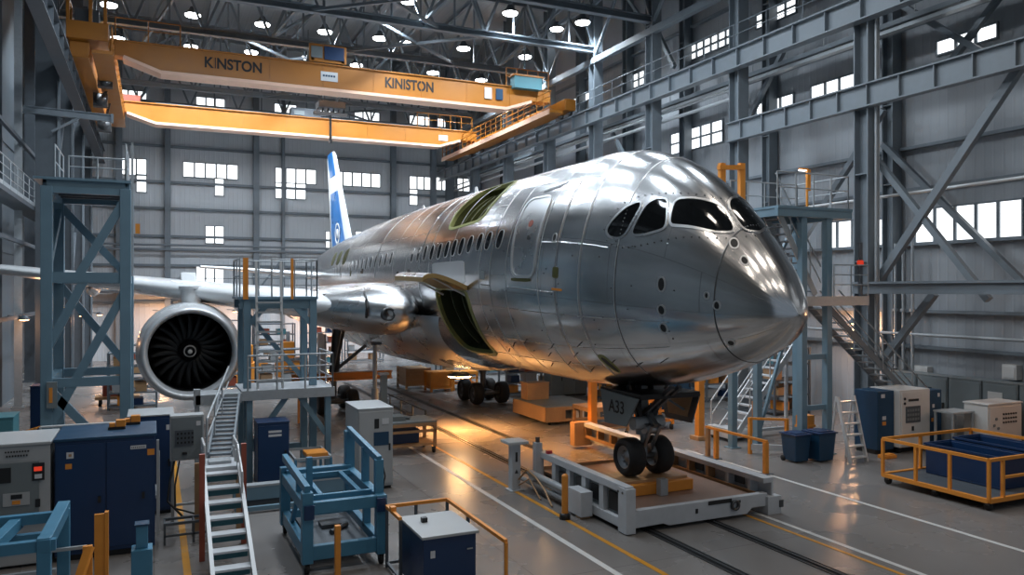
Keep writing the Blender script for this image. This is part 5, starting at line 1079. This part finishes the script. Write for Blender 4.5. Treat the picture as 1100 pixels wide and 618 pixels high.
# right side wall with ribs and open bays
sr = MB().mat(W).box(px1, px1 + .3, py0, py1, .72, .84).box(px1 + .24, px1 + .3, py0, py1, .2, .72).mat(M['tan']).box(px1, px1 + .04, py0 + .3, py1, .36, .46).build('side_frame', None, t, bevel=.008)
for k in range(11): y = py0 + .5 + k * .78; MB().mat(M['tan'] if k > 1 else W).box(px1 + .01, px1 + .24, y - .05, y + .05, .42, .72).build('side_rib', None, t)
for k in range(3): y = py0 + .9 + k * 1.56; MB().mat(M['dark_steel']).box(px1 + .2, px1 + .235, y, y + .6, .48, .70).build('side_recess', None, t)
MB().mat(M['tan']).box(px0 + .3, px1, 18.7, 18.78, .14, .5).build('end_frame', None, t); MB().mat(M['tan']).box(px1 - .35, px1 + .3, py1 - .1, py1 + .2, .1, .86).build('end_block', None, t)
MB().mat(W).box(px1 + .05, px1 + .45, py0 - .1, py0 + .5, .0, .42).mat(M['dark_metal']).box(px1 + .38, px1 + .5, py0 - .12, py0 + .1, .15, .32).build('front_foot', None, t, bevel=.01)
for x in (9.75, 11.4):
    for y in (15.4, 18.2): MB().mat(M['dark_metal']).lathe((x, y, .16), 'x', [(-.06, 0), (-.06, .125), (.06, .125), (.06, 0)], 18).build('rail_wheel', None, t)
t = T('wheel_chock', 'yellow chock block under the nose wheels on the brown deck', 'wheel chock', (AX, 16, .42))
MB().box(AX - 1.0, AX + .98, 15.35, 16.65, .424, DECK - .06).build('block', M['yellow'], t, bevel=.02); MB().box(AX - .9, AX + .9, 15.5, 16.5, DECK - .06, DECK).build('pad', M['tan'], t); MB().box(AX - .1, AX + .1, 15.15, 15.33, .424, .80).build('stop', M['galv'], t)
# posts beside the platform
t = T('sensor_post', 'pale square post with a flat top and warning sign beside the rails', 'post', (8.55, 18.6, 0)); MB().box(8.43, 8.67, 18.48, 18.72, .03, 1.22).box(8.35, 8.75, 18.4, 18.8, 0, .03).build('post', W, t, bevel=.01); MB().box(8.27, 8.83, 18.3, 18.9, 1.22, 1.30).build('cap', M['rail_white'], t, bevel=.015)
MB().mat(M['print']).prism([(8.50, .45), (8.60, .45), (8.55, .56)], 'y', 18.472, 18.48).build('warning_sign', None, t); MB().mat(M['print']).box(8.52, 8.58, 18.472, 18.48, .75, 1.0).build('print_mark', None, t)
t = T('bollard', 'orange bollard with a black foot against the pale platform side', 'bollard', (8.5, 15.75, 0)); MB().tube((8.5, 15.75, .1), (8.5, 15.75, .98), .075, 16).lathe((8.5, 15.75, 0), 'z', [(.98, .075), (1.02, .05), (1.03, 0)], 16).build('post', M['yellow'], t); MB().lathe((8.5, 15.75, 0), 'z', [(0, 0), (0, .13), (.12, .12), (.14, .08)], 18).build('foot', M['black'], t)
t = T('cable_loop', 'brown cable looping from the pale post to the platform drive', 'cable', (8.6, 18.1, 0)); MB().path([(8.60, 18.44, .3), (8.66, 18.1, .62), (8.72, 17.7, .5), (8.72, 17.2, .3), (8.66, 16.7, .03)], .025).path([(8.60, 18.44, .15), (8.68, 18.0, .4), (8.7, 17.4, .03)], .02).build('hose', M['tan'], t)
# ---- beyond the fuselage: posts, carts, racks
for px, py, l, x_, y_, zt in ((755, 472, 'orange support post between the white stair and the nose gear', 17.3, 22.2, 3.6), (637, 475, 'orange support post beside the ochre cart behind the nose wheels', 13.7, 23.4, 3.0)):
    t = T('support_post', l, 'support post', (x_, y_, 0)); MB().box(x_ - .12, x_ + .12, y_ - .12, y_ + .12, .04, zt).build('post', M['yellow'], t, bevel=.012); MB().box(x_ - .24, x_ + .24, y_ - .24, y_ + .24, 0, .14).build('base_plate', M['tan'], t, bevel=.01)
table('parts_cart', 'ochre framed cart on the left of the orange post behind the nose gear', 13.75, 15.4, 23.7, 24.9, 1.05, M['tan'], .3, casters=True, mid=.72)
table('parts_cart', 'open ochre frame cart to the right of the nose gear leg', 16.5, 17.7, 24.2, 25.1, 1.15, M['yellow'], .3, casters=True, mid=.72)
t = T('pallet_trolley', 'long low ochre trolley with boxed end right of the main wheels', 'trolley', (14.8, 28.3, 0))
MB().box(13.7, 16.0, 26.9, 29.8, .62, .70).build('deck', M['panel_grey'], t); MB().mat(M['tan']).box(13.65, 13.72, 26.85, 29.85, .12, .68).box(15.98, 16.05, 26.85, 29.85, .12, .68).box(13.65, 16.05, 29.8, 29.87, .12, .68).box(13.65, 16.05, 26.83, 26.9, .56, .68).box(13.65, 16.05, 26.83, 26.9, .12, .22).build('frame', None, t)
for x in (13.7, 14.45, 15.2, 16.0): MB().box(x - .05, x + .05, 26.82, 26.9, .12, .6).build('post', M['tan'], t)
for x in (13.9, 15.8):
    for y in (27.0, 29.6): mb = MB(); caster(mb, x, y, .08); mb.build('caster', None, t)
MB().box(14.9, 15.4, 26.95, 27.1, .2, .5).build('tray', M['cab_white'], t); MB().box(13.8, 15.9, 27.12, 29.7, .2, .6).build('inner_box', M['dark_steel'], t); MB().box(13.72, 14.4, 26.84, 26.9, .22, .56).build('end_panel', M['tan'], t)
tag(MB().box(13.9, 14.9, 29.0, 29.6, .7, 1.35).box(13.88, 14.92, 28.98, 29.62, 1.35, 1.4).build('parts_bin', M['tan'], loc=(14.4, 29.3, .7), bevel=.01), 'ochre bin standing on the far end of the long low trolley', 'bin')
def crate(name, label, x, y, sx, sy, h, m, slats=4):
    t = T(name, label, 'crate', (x, y, 0)); MB().box(x - sx / 2 + .04, x + sx / 2 - .04, y - sy / 2 + .04, y + sy / 2 - .04, .14, h - .03).build('body', m, t)
    mb = MB().mat(m)
    for a in (-1, 1):
        for b in (-1, 1): mb.box(x + a * sx / 2 - .05, x + a * sx / 2 + .05, y + b * sy / 2 - .05, y + b * sy / 2 + .05, 0, h)
    for k in range(slats): z = .2 + (h - .3) * k / max(1, slats - 1); mb.box(x - sx / 2, x + sx / 2, y - sy / 2 - .03, y - sy / 2 + .03, z - .05, z + .05).box(x - sx / 2 - .03, x - sx / 2 + .03, y - sy / 2, y + sy / 2, z - .05, z + .05).box(x + sx / 2 - .03, x + sx / 2 + .03, y - sy / 2, y + sy / 2, z - .05, z + .05).box(x - sx / 2, x + sx / 2, y + sy / 2 - .03, y + sy / 2 + .03, z - .05, z + .05)
    mb.build('frame', None, t); return t
crate('parts_crate', 'tall orange slatted crate far under the belly left of the yellow cart', 12.7, 40.6, 1.3, 1.6, 1.1, M['tan'])
crate('parts_crate', 'yellow box crate in front of the slatted crate under the belly', 13.4, 38.6, 1.1, 1.0, 1.05, M['yellow'], 2)
table('parts_cart', 'yellow shelf cart between the yellow crate and the main wheels', 14.1, 15.5, 38.3, 39.3, .9, M['yellow'], .3, mid=.6)
t = T('beam_stand', 'orange spreader beam on a stand under the wing behind the scaffold', 'beam', (6.6, 31.5, 0)); MB().ibeam((4.9, 31.5, 1.75), (8.9, 31.5, 1.75), .3, .32, .05).build('beam', M['orange'], t)
for x in (5.2, 8.6): MB().box(x - .07, x + .07, 31.4, 31.6, 0, 1.6).build('leg', M['yellow'], t)
def rack(label, x0, x1, y0, y1, h, lv, m, boxes=0, group='stock on the racks beyond the airliner'):
    t = T('storage_rack', label, 'storage rack', ((x0 + x1) / 2, (y0 + y1) / 2, 0))
    for x in (x0, x1):
        for y in (y0, y1): MB().box(x - .04, x + .04, y - .04, y + .04, 0, h).build('upright', m, t)
    zs = [.15 + (h - .2) * k / lv for k in range(lv + 1)]
    for z in zs: MB().box(x0, x1, y0, y1, z - .03, z + .03).build('shelf', m, t)
    for k in range(boxes):
        i = k % lv; x = x0 + .1 + random.random() * (x1 - x0 - .8); bw = random.uniform(.35, .6); bh = random.uniform(.25, .42)
        mm = random.choice(('card', 'navy', 'plastic_red', 'tan', 'cab_grey', 'teal', 'yellow'))
        if boxes > lv: sw = (x1 - x0 - .12) / math.ceil(boxes / lv); bw = min(bw, sw - .08); x = x0 + .07 + sw * (k // lv) + random.random() * (sw - bw - .06)
        z = zs[i] + .034
        tag(MB().box(x, x + bw, y0 + .08, y1 - .12, z, z + bh).box(x - .012, x + bw + .012, y0 + .07, y1 - .11, z + bh, z + bh + .025).build('stock_box', M[mm], loc=(x, y0, z)), 'stock box standing on a shelf of a grey rack in the far background', 'box', group)
    return t
random.seed(11)
k = 0
for x, y, wd, h, lv, nb, l in ((15.6, 44.5, 2.6, 2.6, 4, 8, 'grey storage rack far behind the main wheels, nearest of its row to the crates'), (18.6, 44.5, 2.6, 2.6, 4, 8, 'grey storage rack far behind the long ochre trolley'), (18.0, 38.0, 2.4, 2.5, 4, 8, 'grey storage rack right behind the slatted bins and the ochre trolley'),
                             (20.6, 37.0, 1.8, 2.6, 4, 6, 'grey storage rack behind the nose gear door'), (19.0, 31.5, 2.0, 2.3, 3, 6, 'grey storage rack behind the orange cart right of the nose gear'), (21.2, 29.0, 1.2, 2.6, 4, 4, 'tall grey rack under the nose by the white stair'),
                             (6.0, 54.0, 2.6, 3.0, 4, 8, 'grey storage rack far away below the wing, beside the scaffold ladder'), (9.4, 55.0, 2.6, 3.0, 4, 8, 'grey storage rack far away under the wing root'), (3.0, 56.0, 2.4, 3.2, 4, 6, 'grey storage rack far away right of the engine'), (1.9, 38.5, 2.0, 2.5, 4, 6, 'dark rack right behind the scaffold ladder'), (4.6, 40.0, 2.2, 2.3, 4, 7, 'grey rack under the wing behind the scaffold handrail'), (-1.8, 38.0, 1.9, 2.5, 4, 6, 'grey rack behind the foot of the blue tower'), (23.3, 25.0, 1.9, 2.8, 4, 6, 'tall grey rack against the right wall beyond the blue tower'), (23.4, 29.5, 1.9, 2.8, 4, 6, 'tall grey rack on the right wall seen between the white stair and the tower'), (20.4, 33.6, 2.0, 2.6, 4, 6, 'grey rack behind the white stair under the nose'), (15.6, 34.9, 1.9, 2.2, 4, 7, 'grey rack close behind the long ochre trolley'), (-1.4, 45.0, 2.2, 2.4, 3, 6, 'grey storage rack far away seen through the blue tower'), (12.6, 56.0, 2.6, 3.0, 4, 8, 'grey storage rack far away under the belly')):
    rack(l, x, x + wd, y, y + .9, h, lv, M['steel'] if k % 2 else M['dark_steel'], nb); k += 1
cabinet('locker', 'tall blue grey locker between the orange post and the white stair', 'locker', 19.6, 20.9, 27.4, 28.2, 2.2, M['cab_blue'], doors=2)
cabinet('locker', 'pale grey locker far behind the crates under the belly', 'locker', 15.8, 17.3, 47.0, 48, 2.3, M['cab_grey'], doors=2)
cabinet('locker', 'dark grey locker row end behind the main wheels', 'locker', 17.6, 19.6, 34.0, 34.8, 1.6, M['panel_grey'], doors=3)
t = T('flatbed_cart', 'orange flat cart with a low box near the tower foot at the far left', 'cart', (-1.5, 40.0, 0)); MB().box(-2.4, -.6, 39.5, 40.5, .3, .42).build('deck', M['tan'], t); MB().box(-2.1, -1.0, 39.7, 40.3, .42, 1.0).build('load', M['plastic_red'], t)
for x in (-2.2, -.8):
    for y in (39.65, 40.35): MB().lathe((x, y, .15), 'x', [(-.05, 0), (-.05, .15), (.05, .15), (.05, 0)], 16).build('wheel', M['rubber'], t)
# far clutter under the left wing
for (x, y, l, m) in ((5.0, 47.0, 'orange machine guard far under the wing beside the scaffold post', 'yellow'), (2.0, 46.0, 'dark machine far behind the scaffold ladder', 'dark_steel'), (7.6, 49.0, 'orange machine far under the wing root', 'orange')):
    t = T('machine_tool', l, 'machine', (x, y, 0)); MB().box(x - .9, x + .9, y - .6, y + .6, 0, 1.1).box(x - .6, x + .1, y - .5, y + .5, 1.1, 2.1).build('body', M[m], t, bevel=.03); MB().box(x + .3, x + .7, y - .62, y - .6, .5, .9).build('panel', M['panel_grey'], t); MB().tube((x - .2, y, 2.1), (x - .2, y, 2.7), .12, 10).build('chimney', M['steel'], t)
# ---- right side: access tower with stairs
t = T('access_tower', 'blue grey steel access tower with railed decks to the right of the nose', 'access tower', (18.9, 19.5, 0))
for x, y, z in ((18.45, 18.6, 7.6), (19.5, 18.6, 7.6), (17.4, 20.6, 7.6), (20.2, 20.6, 7.6), (18.45, 20.6, 7.6)): MB().box(x - .11, x + .11, y - .11, y + .11, .03, z).box(x - .2, x + .2, y - .2, y + .2, 0, .03).build('post', B, t, bevel=.01)
MB().box(17.3, 20.4, 18.4, 20.8, 7.72, 7.8).build('upper_deck', B, t); MB().bar((17.3, 18.5, 7.6), (20.4, 18.5, 7.6), .14, .24).bar((17.3, 20.7, 7.6), (20.4, 20.7, 7.6), .14, .24).bar((17.4, 18.5, 7.6), (17.4, 20.7, 7.6), .14, .22).bar((20.3, 18.5, 7.6), (20.3, 20.7, 7.6), .14, .22).build('ring_beams', B, t)
MB().mat(B).box(18.3, 19.3, 18.4, 19.9, 4.9, 4.96).box(19.3, 21.1, 18.4, 18.68, 4.9, 4.96).mat(G).bar((18.3, 18.4, 4.86), (21.1, 18.4, 4.86), .05, .3).build('lower_deck', None, t)
for z in (3.1, 1.5): MB().bar((18.45, 18.6, z), (19.5, 18.6, z), .1, .16).build('cross_beam', B, t)
MB().bar((18.5, 20.6, .4), (20.1, 20.6, 4.8), .1).bar((18.5, 20.6, 4.9), (20.1, 20.6, 7.5), .1).build('brace', B, t)
MB().railing([(17.35, 18.5, 7.8), (20.3, 18.5, 7.8), (20.3, 20.7, 7.8), (17.4, 20.7, 7.8)], 1.05, .024, .75).build('guard_rail', G, t)
MB().railing([(19.6, 18.42, 4.96), (21.1, 18.42, 4.96)], 1.05, .024, .6, (.4, .7)).railing([(18.3, 19.9, 4.96), (19.3, 19.9, 4.96)], 1.05, .024, .8).build('guard_rail', G, t)
fs_ = MB(); stairs(fs_, (19.1, 19.0, 5.05), (17.5, 19.0, 7.75), .6, 12, mt=M['dark_steel'], ms=G); fs_.build('upper_flight', None, t)
MB().path([(19.25, 18.62, 5.95), (17.4, 18.62, 8.8)], .024).path([(19.25, 18.62, 5.45), (17.4, 18.62, 8.3)], .02).path([(18.8, 18.62, 6.6), (18.8, 18.62, 5.6)], .02).path([(18.0, 18.62, 7.85), (18.0, 18.62, 6.85)], .02).build('stair_rail', G, t)
for px in (776, 797):
    p = atY(px, 182, 20.2); MB().box(p.x - .1, p.x + .1, 20.15, 20.3, 7.8, p.z + .2).build('orange_post', M['yellow'], t)
MB().bar((atY(772, 180, 20.2).x, 20.2, atY(772, 180, 20.2).z), (atY(798, 180, 20.2).x, 20.2, atY(798, 180, 20.2).z), .16, .14).build('orange_bar', M['yellow'], t)
p = atY(867, 182, 19.4); MB().tube((p.x, 19.4, 7.8), (p.x, 19.4, p.z), .04, 8).bar((p.x - .35, 19.4, p.z), (p.x + .05, 19.4, p.z), .06).mat(M['yellow']).box(p.x - .02, p.x + .12, 19.36, 19.44, p.z - .7, p.z).build('lamp_pole', M['yellow'], t)
MB().mat(M['lamp']).box(p.x - .34, p.x - .08, 19.36, 19.44, p.z - .06, p.z - .035).build('lamp_lens', None, t)
t = T('access_stair', 'long dark grey steel stair descending behind the blue and white cabinets', 'stair', (22.4, 19.35, 0))
fs_ = MB(); stairs(fs_, (24.95, 19.2, .35), (19.42, 19.2, 4.93), .82, 20, mt=M['galv'], ms=M['steel']); fs_.build('flight', None, t)
MB().box(24.7, 25.5, 18.9, 19.8, 0, .3).build('base_step', M['dark_steel'], t)
for yy in (18.78, 19.6): MB().path([(25.0, yy, 1.3), (20.2, yy, 5.2)], .026).path([(25.0, yy, .85), (20.2, yy, 4.75)], .02).path([(23.6, yy, 1.4), (23.6, yy, 2.44)], .024).path([(22.2, yy, 2.55), (22.2, yy, 3.58)], .024).path([(25.0, yy, .3), (25.0, yy, 1.3)], .024).build('handrail', G, t)
MB().box(24.4, 24.6, 18.92, 19.0, .2, 3.0).build('support', M['dark_steel'], t) if False else None
p = atY(913, 262, 20.4); t = T('signal_post', 'dark post with a red orange lamp on the lower tower deck', 'signal post', (20.9, 18.55, 4.96)); MB().box(20.85, 20.95, 18.5, 18.6, 4.965, 6.75).build('post', M['dark_steel'], t); MB().lathe((20.9, 18.55, 6.0), 'z', [(0, .0), (0, .1), (.16, .1), (.2, 0)], 14).build('lamp', M['led_red'], t)
# white stair under the nose
t = T('boarding_stair', 'white wheeled stair with thin handrails leaning up under the nose', 'stair', (18.3, 20.7, 0))
fs_ = MB(); stairs(fs_, (17.35, 20.7, .25), (20.0, 20.7, 3.3), .95, 12, mt=M['white_frame'], ms=M['rail_white']); fs_.build('flight', None, t)
MB().mat(M['rail_white']).box(16.9, 18.4, 20.15, 21.25, .12, .24).box(16.9, 17.2, 20.15, 21.25, .24, .45).build('base', None, t, bevel=.01)
for yy in (20.22, 21.18): MB().path([(17.0, yy, .3), (17.0, yy, 1.3), (19.6, yy, 4.2)], .028).path([(17.0, yy, .8), (19.7, yy, 3.85)], .022).path([(17.9, yy, 1.1), (17.9, yy, 2.25)], .022).path([(18.8, yy, 2.1), (18.8, yy, 3.3)], .022).build('handrail', M['rail_white'], t)
for x in (16.96, 18.0): MB().bar((x, 20.18, .2), (x, 20.18, 1.35), .05).build('orange_post', M['yellow'], t)
for x in (17.0, 18.3):
    for y in (20.3, 21.1): mb = MB(); caster(mb, x, y, .06); mb.build('caster', None, t)
MB().bar((20.0, 20.7, 0), (20.0, 20.7, 3.2), .1).bar((18.4, 20.7, .2), (20.0, 20.7, .2), .1).build('rear_leg', M['white_frame'], t)
t.location.x += .95; t.location.y += 1.2
# orange barriers
t = T('barrier_rail', 'orange barrier rail standing across the floor right of the brown deck', 'barrier', (15.7, 18.4, 0)); MB().bar((15.75, 17.2, .92), (15.75, 19.9, .92), .07).build('rail', M['yellow'], t)
for y, z in ((17.25, 0), (19.8, 0), (19.4, 0)): MB().box(15.69, 15.81, y - .06, y + .06, 0, .9).build('post', M['yellow'] if y < 19.6 else M['tan'], t)
for a_, b_ in ((17.1, 17.4), (19.3, 19.95)): MB().box(15.6, 15.9, a_, b_, 0, .02).build('base_plate', M['dark_steel'], t)
t = T('floor_barrier', 'orange framed barrier with a white lower beam before the blue tower foot', 'barrier', (18.0, 19.3, 0)); q0, q1 = (17.25, 19.6), (18.15, 18.95)
for q in (q0, q1): MB().box(q[0] - .05, q[0] + .05, q[1] - .05, q[1] + .05, .0, 1.15).build('post', M['yellow'], t)
MB().bar((q0[0], q0[1], 1.12), (q1[0], q1[1], 1.12), .07).build('top_rail', M['yellow'], t); MB().bar((q0[0], q0[1], .22), (q1[0], q1[1], .22), .08, .18).build('lower_beam', M['white_frame'], t)
# blue wheelie bins
def wheelie(x, y, label, h=.82, wd=.62):
    t = T('waste_bin', label, 'waste bin', (x, y, 0)); a = wd / 2; b = a * .82
    MB().frame8([(x - b, y - b, .05), (x + b, y - b, .05), (x + b, y + b, .05), (x - b, y + b, .05), (x - a, y - a, h), (x + a, y - a, h), (x + a, y + a, h), (x - a, y + a, h)]).build('body', M['cab_blue'], t, bevel=.02)
    MB().box(x - a - .03, x + a + .03, y - a - .04, y + a + .03, h, h + .05).box(x - a * .8, x + a * .8, y - a * .8, y + a * .8, h + .05, h + .08).build('lid', M['navy'], t, bevel=.012)
    for s_ in (-1, 1): MB().lathe((x + s_ * b, y + b, .09), 'x', [(-.03, 0), (-.03, .09), (.03, .09), (.03, 0)], 14).build('wheel', M['rubber'], t)
    return t
wheelie(17.75, 18.15, 'blue waste bin standing nearer the orange framed barrier'); wheelie(18.5, 17.95, 'blue waste bin standing beside the white step ladder', .86, .68)
tag(MB().box(18.72, 19.22, 18.85, 19.15, .9, 1.2).box(18.7, 19.26, 18.83, 19.18, .82, .9).box(18.72, 18.8, 18.9, 19.1, 0, .82).box(19.16, 19.24, 18.9, 19.1, 0, .82).build('tool_chest', M['yellow'], loc=(19, 18.9, 0), bevel=.01), 'yellow tool chest on legs behind the two blue bins', 'tool chest')
t = T('step_ladder', 'white step ladder standing left of the blue and white machine cabinet', 'step ladder', (19.3, 17.7, 0))
for x in (18.98, 19.65): MB().bar((x, 17.2, 0), (x, 17.7, 1.95), .06, .1).bar((x, 18.0, 0), (x, 17.75, 1.95), .05, .05).build('rail', M['rail_white'], t)
for k in range(6): f = (k + .5) / 6; MB().box(18.98, 19.65, 17.2 + .5 * f - .08, 17.2 + .5 * f + .1, 1.95 * f - .02, 1.95 * f + .02).build('step', M['rail_white'], t)
# machine cabinets at the right
t = T('machine_cabinet', 'white machine cabinet with dark screen between blue side modules on wheels', 'machine cabinet', (21.6, 18.2, 0))
MB().box(20.25, 20.98, 17.75, 18.65, .14, 2.0).build('blue_module', M['cab_blue'], t, bevel=.015); MB().box(22.4, 23.2, 17.75, 18.65, .14, 1.92).build('blue_module', M['cab_blue'], t, bevel=.015)
MB().box(21.0, 22.38, 17.55, 18.7, .2, 2.02).build('white_module', M['cab_white'], t, bevel=.015)
d = MB().box(21.05, 22.0, 17.52, 17.55, .26, 1.96).build('door', M['cab_white'], t, bevel=.008)
MB().box(21.22, 21.88, 17.5, 17.52, .98, 1.5).build('screen', M['dark_steel'], d); MB().box(21.35, 21.8, 17.5, 17.52, 1.66, 1.73).build('label_strip', M['print'], d); MB().box(21.5, 21.58, 17.5, 17.52, .72, .86).build('door_mark', M['print'], d)
for z in (1.6, 1.75): MB().tube((21.18, 17.5, z), (21.18, 17.53, z), .045, 10).build('button', M['print'], d)
for k in range(5):
    for j in range(3): MB().box(21.27 + k * .115, 21.35 + k * .115, 17.49, 17.5, 1.05 + j * .14, 1.13 + j * .14).build('screen_key', M['panel_grey'], d)
for x, z, m in ((20.45, 1.15, 'sticker'), (20.45, .98, 'yellow'), (20.4, 1.85, 'sticker')): onface(t, M[m], 'sticker', x, x + .16, z - .06, z + .06, 17.745, .006)
for x, z, m in ((22.7, .95, 'yellow'), (22.75, 1.4, 'sticker'), (23.0, 1.75, 'sticker')): onface(t, M[m], 'sticker', x, x + .1, z - .06, z + .06, 17.745, .006)
for x in (21.15, 22.2): MB().lathe((x, 17.75, .12), 'x', [(-.06, 0), (-.06, .12), (.06, .12), (.06, 0)], 16).build('wheel', M['rubber'], t)
MB().box(20.28, 23.15, 17.85, 18.6, 0, .2).build('plinth', M['black'], t)
t.location.x += .5
tag(MB().box(20.45, 20.95, 17.2, 17.5, 0, .1).box(20.5, 20.9, 17.25, 17.45, .1, .13).build('wheel_wedge', M['yellow'], loc=(20.7, 17.35, 0), bevel=.01), 'yellow floor wedge lying before the blue and white cabinet', 'wedge')
t = T('control_box', 'pale grey switch cabinet with rows of small knobs at the right edge', 'switch cabinet', (24.6, 16.4, 0))
MB().box(23.75, 25.4, 16.2, 17.0, .1, 1.58).box(23.72, 25.43, 16.17, 17.03, 1.58, 1.63).build('body', M['cab_white'], t, bevel=.012); d = MB().box(23.8, 25.35, 16.17, 16.2, .16, 1.52).build('door', M['cab_white'], t, bevel=.006); MB().box(23.85, 25.3, 16.3, 16.9, 0, .1).build('plinth', M['black'], t)
for k in range(6):
    for j in range(3): MB().tube((24.45 + k * .12, 16.14, 1.02 + j * .13), (24.45 + k * .12, 16.17, 1.02 + j * .13), .03, 8).build('knob', M['print'], d)
for x, z in ((24.0, .95), (24.2, .85), (24.1, 1.15)): MB().tube((x, 16.14, z), (x, 16.17, z), .045, 10).build('dial', M['panel_grey'], d)
cabinet('electrical_cabinet', 'grey switch cabinet standing between the white machine and the pale knob cabinet', 'cabinet', 23.9, 24.6, 17.4, 18.1, 1.15, M['cab_grey'])
t = T('work_table', 'grey table frame with a flat top in front of the wall lockers', 'table', (22.9, 17.1, 0)); MB().box(22.7, 23.7, 16.6, 17.3, 1.32, 1.37).build('tabletop', M['cab_grey'], t)
t.location = t.location
for x in (22.75, 23.65):
    for y in (16.65, 17.25): MB().box(x - .03, x + .03, y - .03, y + .03, 0, 1.32).build('leg', M['galv'], t)
for k in range(6):
    y1 = 21.4 - k * 1.25
    q = cabinet('wall_locker', ('grey wall locker behind the stair foot', 'grey wall locker next to the stair foot with a dark vent', 'grey wall locker in the middle of the wall row', 'grey wall locker with a pale notice behind the switch cabinet', 'grey wall locker near the picture edge', 'grey wall locker partly hidden by the knob cabinet')[k], 'locker', 25.6, 26.3, y1 - 1.2, y1, 2.1, M['panel_grey'])
    for c_ in list(q.children):
        if c_.name.startswith('door'): bpy.data.objects.remove(c_.children[0], do_unlink=True); bpy.data.objects.remove(c_, do_unlink=True)
    d = MB().box(25.575, 25.6, y1 - 1.16, y1 - .04, .14, 2.04).build('door', M['panel_grey'], q, bevel=.006); MB().box(25.54, 25.575, y1 - 1.08, y1 - 1.02, 1.0, 1.2).build('door_handle', M['black'], d)
    if k == 3: MB().box(25.565, 25.575, y1 - .7, y1 - .2, 1.3, 1.8).build('notice', M['cab_white'], d)
    if k == 1: MB().box(25.56, 25.575, y1 - .6, y1 - .4, 1.4, 1.7).build('vent', M['black'], d)
for (px, py, w_, h_, l, m) in ((990, 402, .55, .6, 'small pale notice on the wall above the lockers', 'cab_white'), (960, 395, .8, .75, 'white wall box beside the stair on the right wall', 'cab_grey'), (1085, 400, .5, .5, 'small white box on the right wall near the picture edge', 'cab_white')):
    p = atX(px, py, 26.35); tag(MB().box(26.3, 26.6, p.y - w_ / 2, p.y + w_ / 2, p.z - h_ / 2, p.z + h_ / 2).box(26.28, 26.3, p.y - w_ / 2 + .05, p.y + w_ / 2 - .05, p.z - h_ / 2 + .05, p.z + h_ / 2 - .05).build('wall_box', M[m], loc=(26.4, p.y, p.z), bevel=.01), l, 'wall box')
for k, y in enumerate((21.0, 21.35, 20.6)): tag(MB().tube((25.9, y, 2.2), (25.9, y, 7.0), .05, 8).tube((25.9, y, 4.4), (25.9, y, 4.5), .1, 8).build('wall_pipe', M['galv'], loc=(25.9, y, 2.2)), 'grey upright pipe on the right wall behind the stair', 'pipe', 'upright pipes on the right wall')
# yellow cage cart with blue bins
t = T('cage_cart', 'yellow tube cage cart on casters at the right, holding dark blue bins', 'cage cart', (19.5, 13.6, 0))
qx0, qx1, qy0, qy1 = 17.85, 21.4, 12.15, 15.1; Yl = M['yellow']; z1 = 1.2
for x, y in ((qx0, qy0), (qx0, 13.15), (qx0, 14.1), (qx0, qy1), (19.3, qy1), (qx1, qy1), (18.35, qy0), (qx1, qy0), (20.1, qy0)): MB().bar((x, y, .22), (x, y, z1), .07).build('post', Yl, t)
MB().bar((qx0, qy0, z1), (qx0, qy1, z1), .075).bar((qx0, qy1, z1), (qx1, qy1, z1), .075).bar((qx0, qy0, z1), (qx1, qy0, z1), .075).bar((qx1, qy0, z1), (qx1, qy1, z1), .075).bar((18.4, qy0, .75), (20.1, qy0, .75), .06).build('top_rail', Yl, t)
MB().bar((qx0, qy0, .24), (qx0, qy1, .24), .1).bar((qx0, qy1, .24), (qx1, qy1, .24), .1).bar((qx0, qy0, .24), (qx1, qy0, .24), .1).bar((qx1, qy0, .24), (qx1, qy1, .24), .1).build('base_frame', Yl, t)
MB().box(qx0, qx1, qy0, qy1, .2, .26).build('floor_plate', M['dark_steel'], t)
for x in (qx0 + .08, qx1 - .1):
    for y in (qy0 + .06, 13.6, qy1 - .1): mb = MB(); caster(mb, x, y, .1); mb.build('caster', None, t)
def tub(x0, x1, y0, y1, z0, z1, label):
    t = T('storage_bin', label, 'storage bin', ((x0 + x1) / 2, (y0 + y1) / 2, z0)); w_ = .05; mb = MB().mat(M['navy'])
    mb.box(x0, x1, y0, y1, z0, z0 + .05).box(x0, x0 + w_, y0, y1, z0 + .05, z1).box(x1 - w_, x1, y0, y1, z0 + .05, z1).box(x0 + w_, x1 - w_, y0, y0 + w_, z0 + .05, z1).box(x0 + w_, x1 - w_, y1 - w_, y1, z0 + .05, z1); mb.build('body', None, t, bevel=.01)
    MB().mat(M['navy']).box(x0 - .04, x1 + .04, y0 - .04, y0 + .02, z1 - .02, z1 + .03).box(x0 - .04, x1 + .04, y1 - .02, y1 + .04, z1 - .02, z1 + .03).box(x0 - .04, x0 + .02, y0, y1, z1 - .02, z1 + .03).box(x1 - .02, x1 + .04, y0, y1, z1 - .02, z1 + .03).build('rim', None, t)
tub(19.0, 20.0, 12.6, 14.7, .27, 1.05, 'open dark blue bin inside the yellow cage cart, the nearer one'); tub(20.15, 21.2, 12.6, 14.7, .27, 1.12, 'open dark blue bin inside the yellow cage cart, against its far side')
tag(MB().box(24.3, 24.6, 14.2, 14.5, 0, .05).box(24.38, 24.52, 14.28, 14.42, .05, 1.5).build('red_post', M['red'], loc=(24.45, 14.35, 0), bevel=.02), 'red post at the right picture edge beside the switch cabinet', 'post')
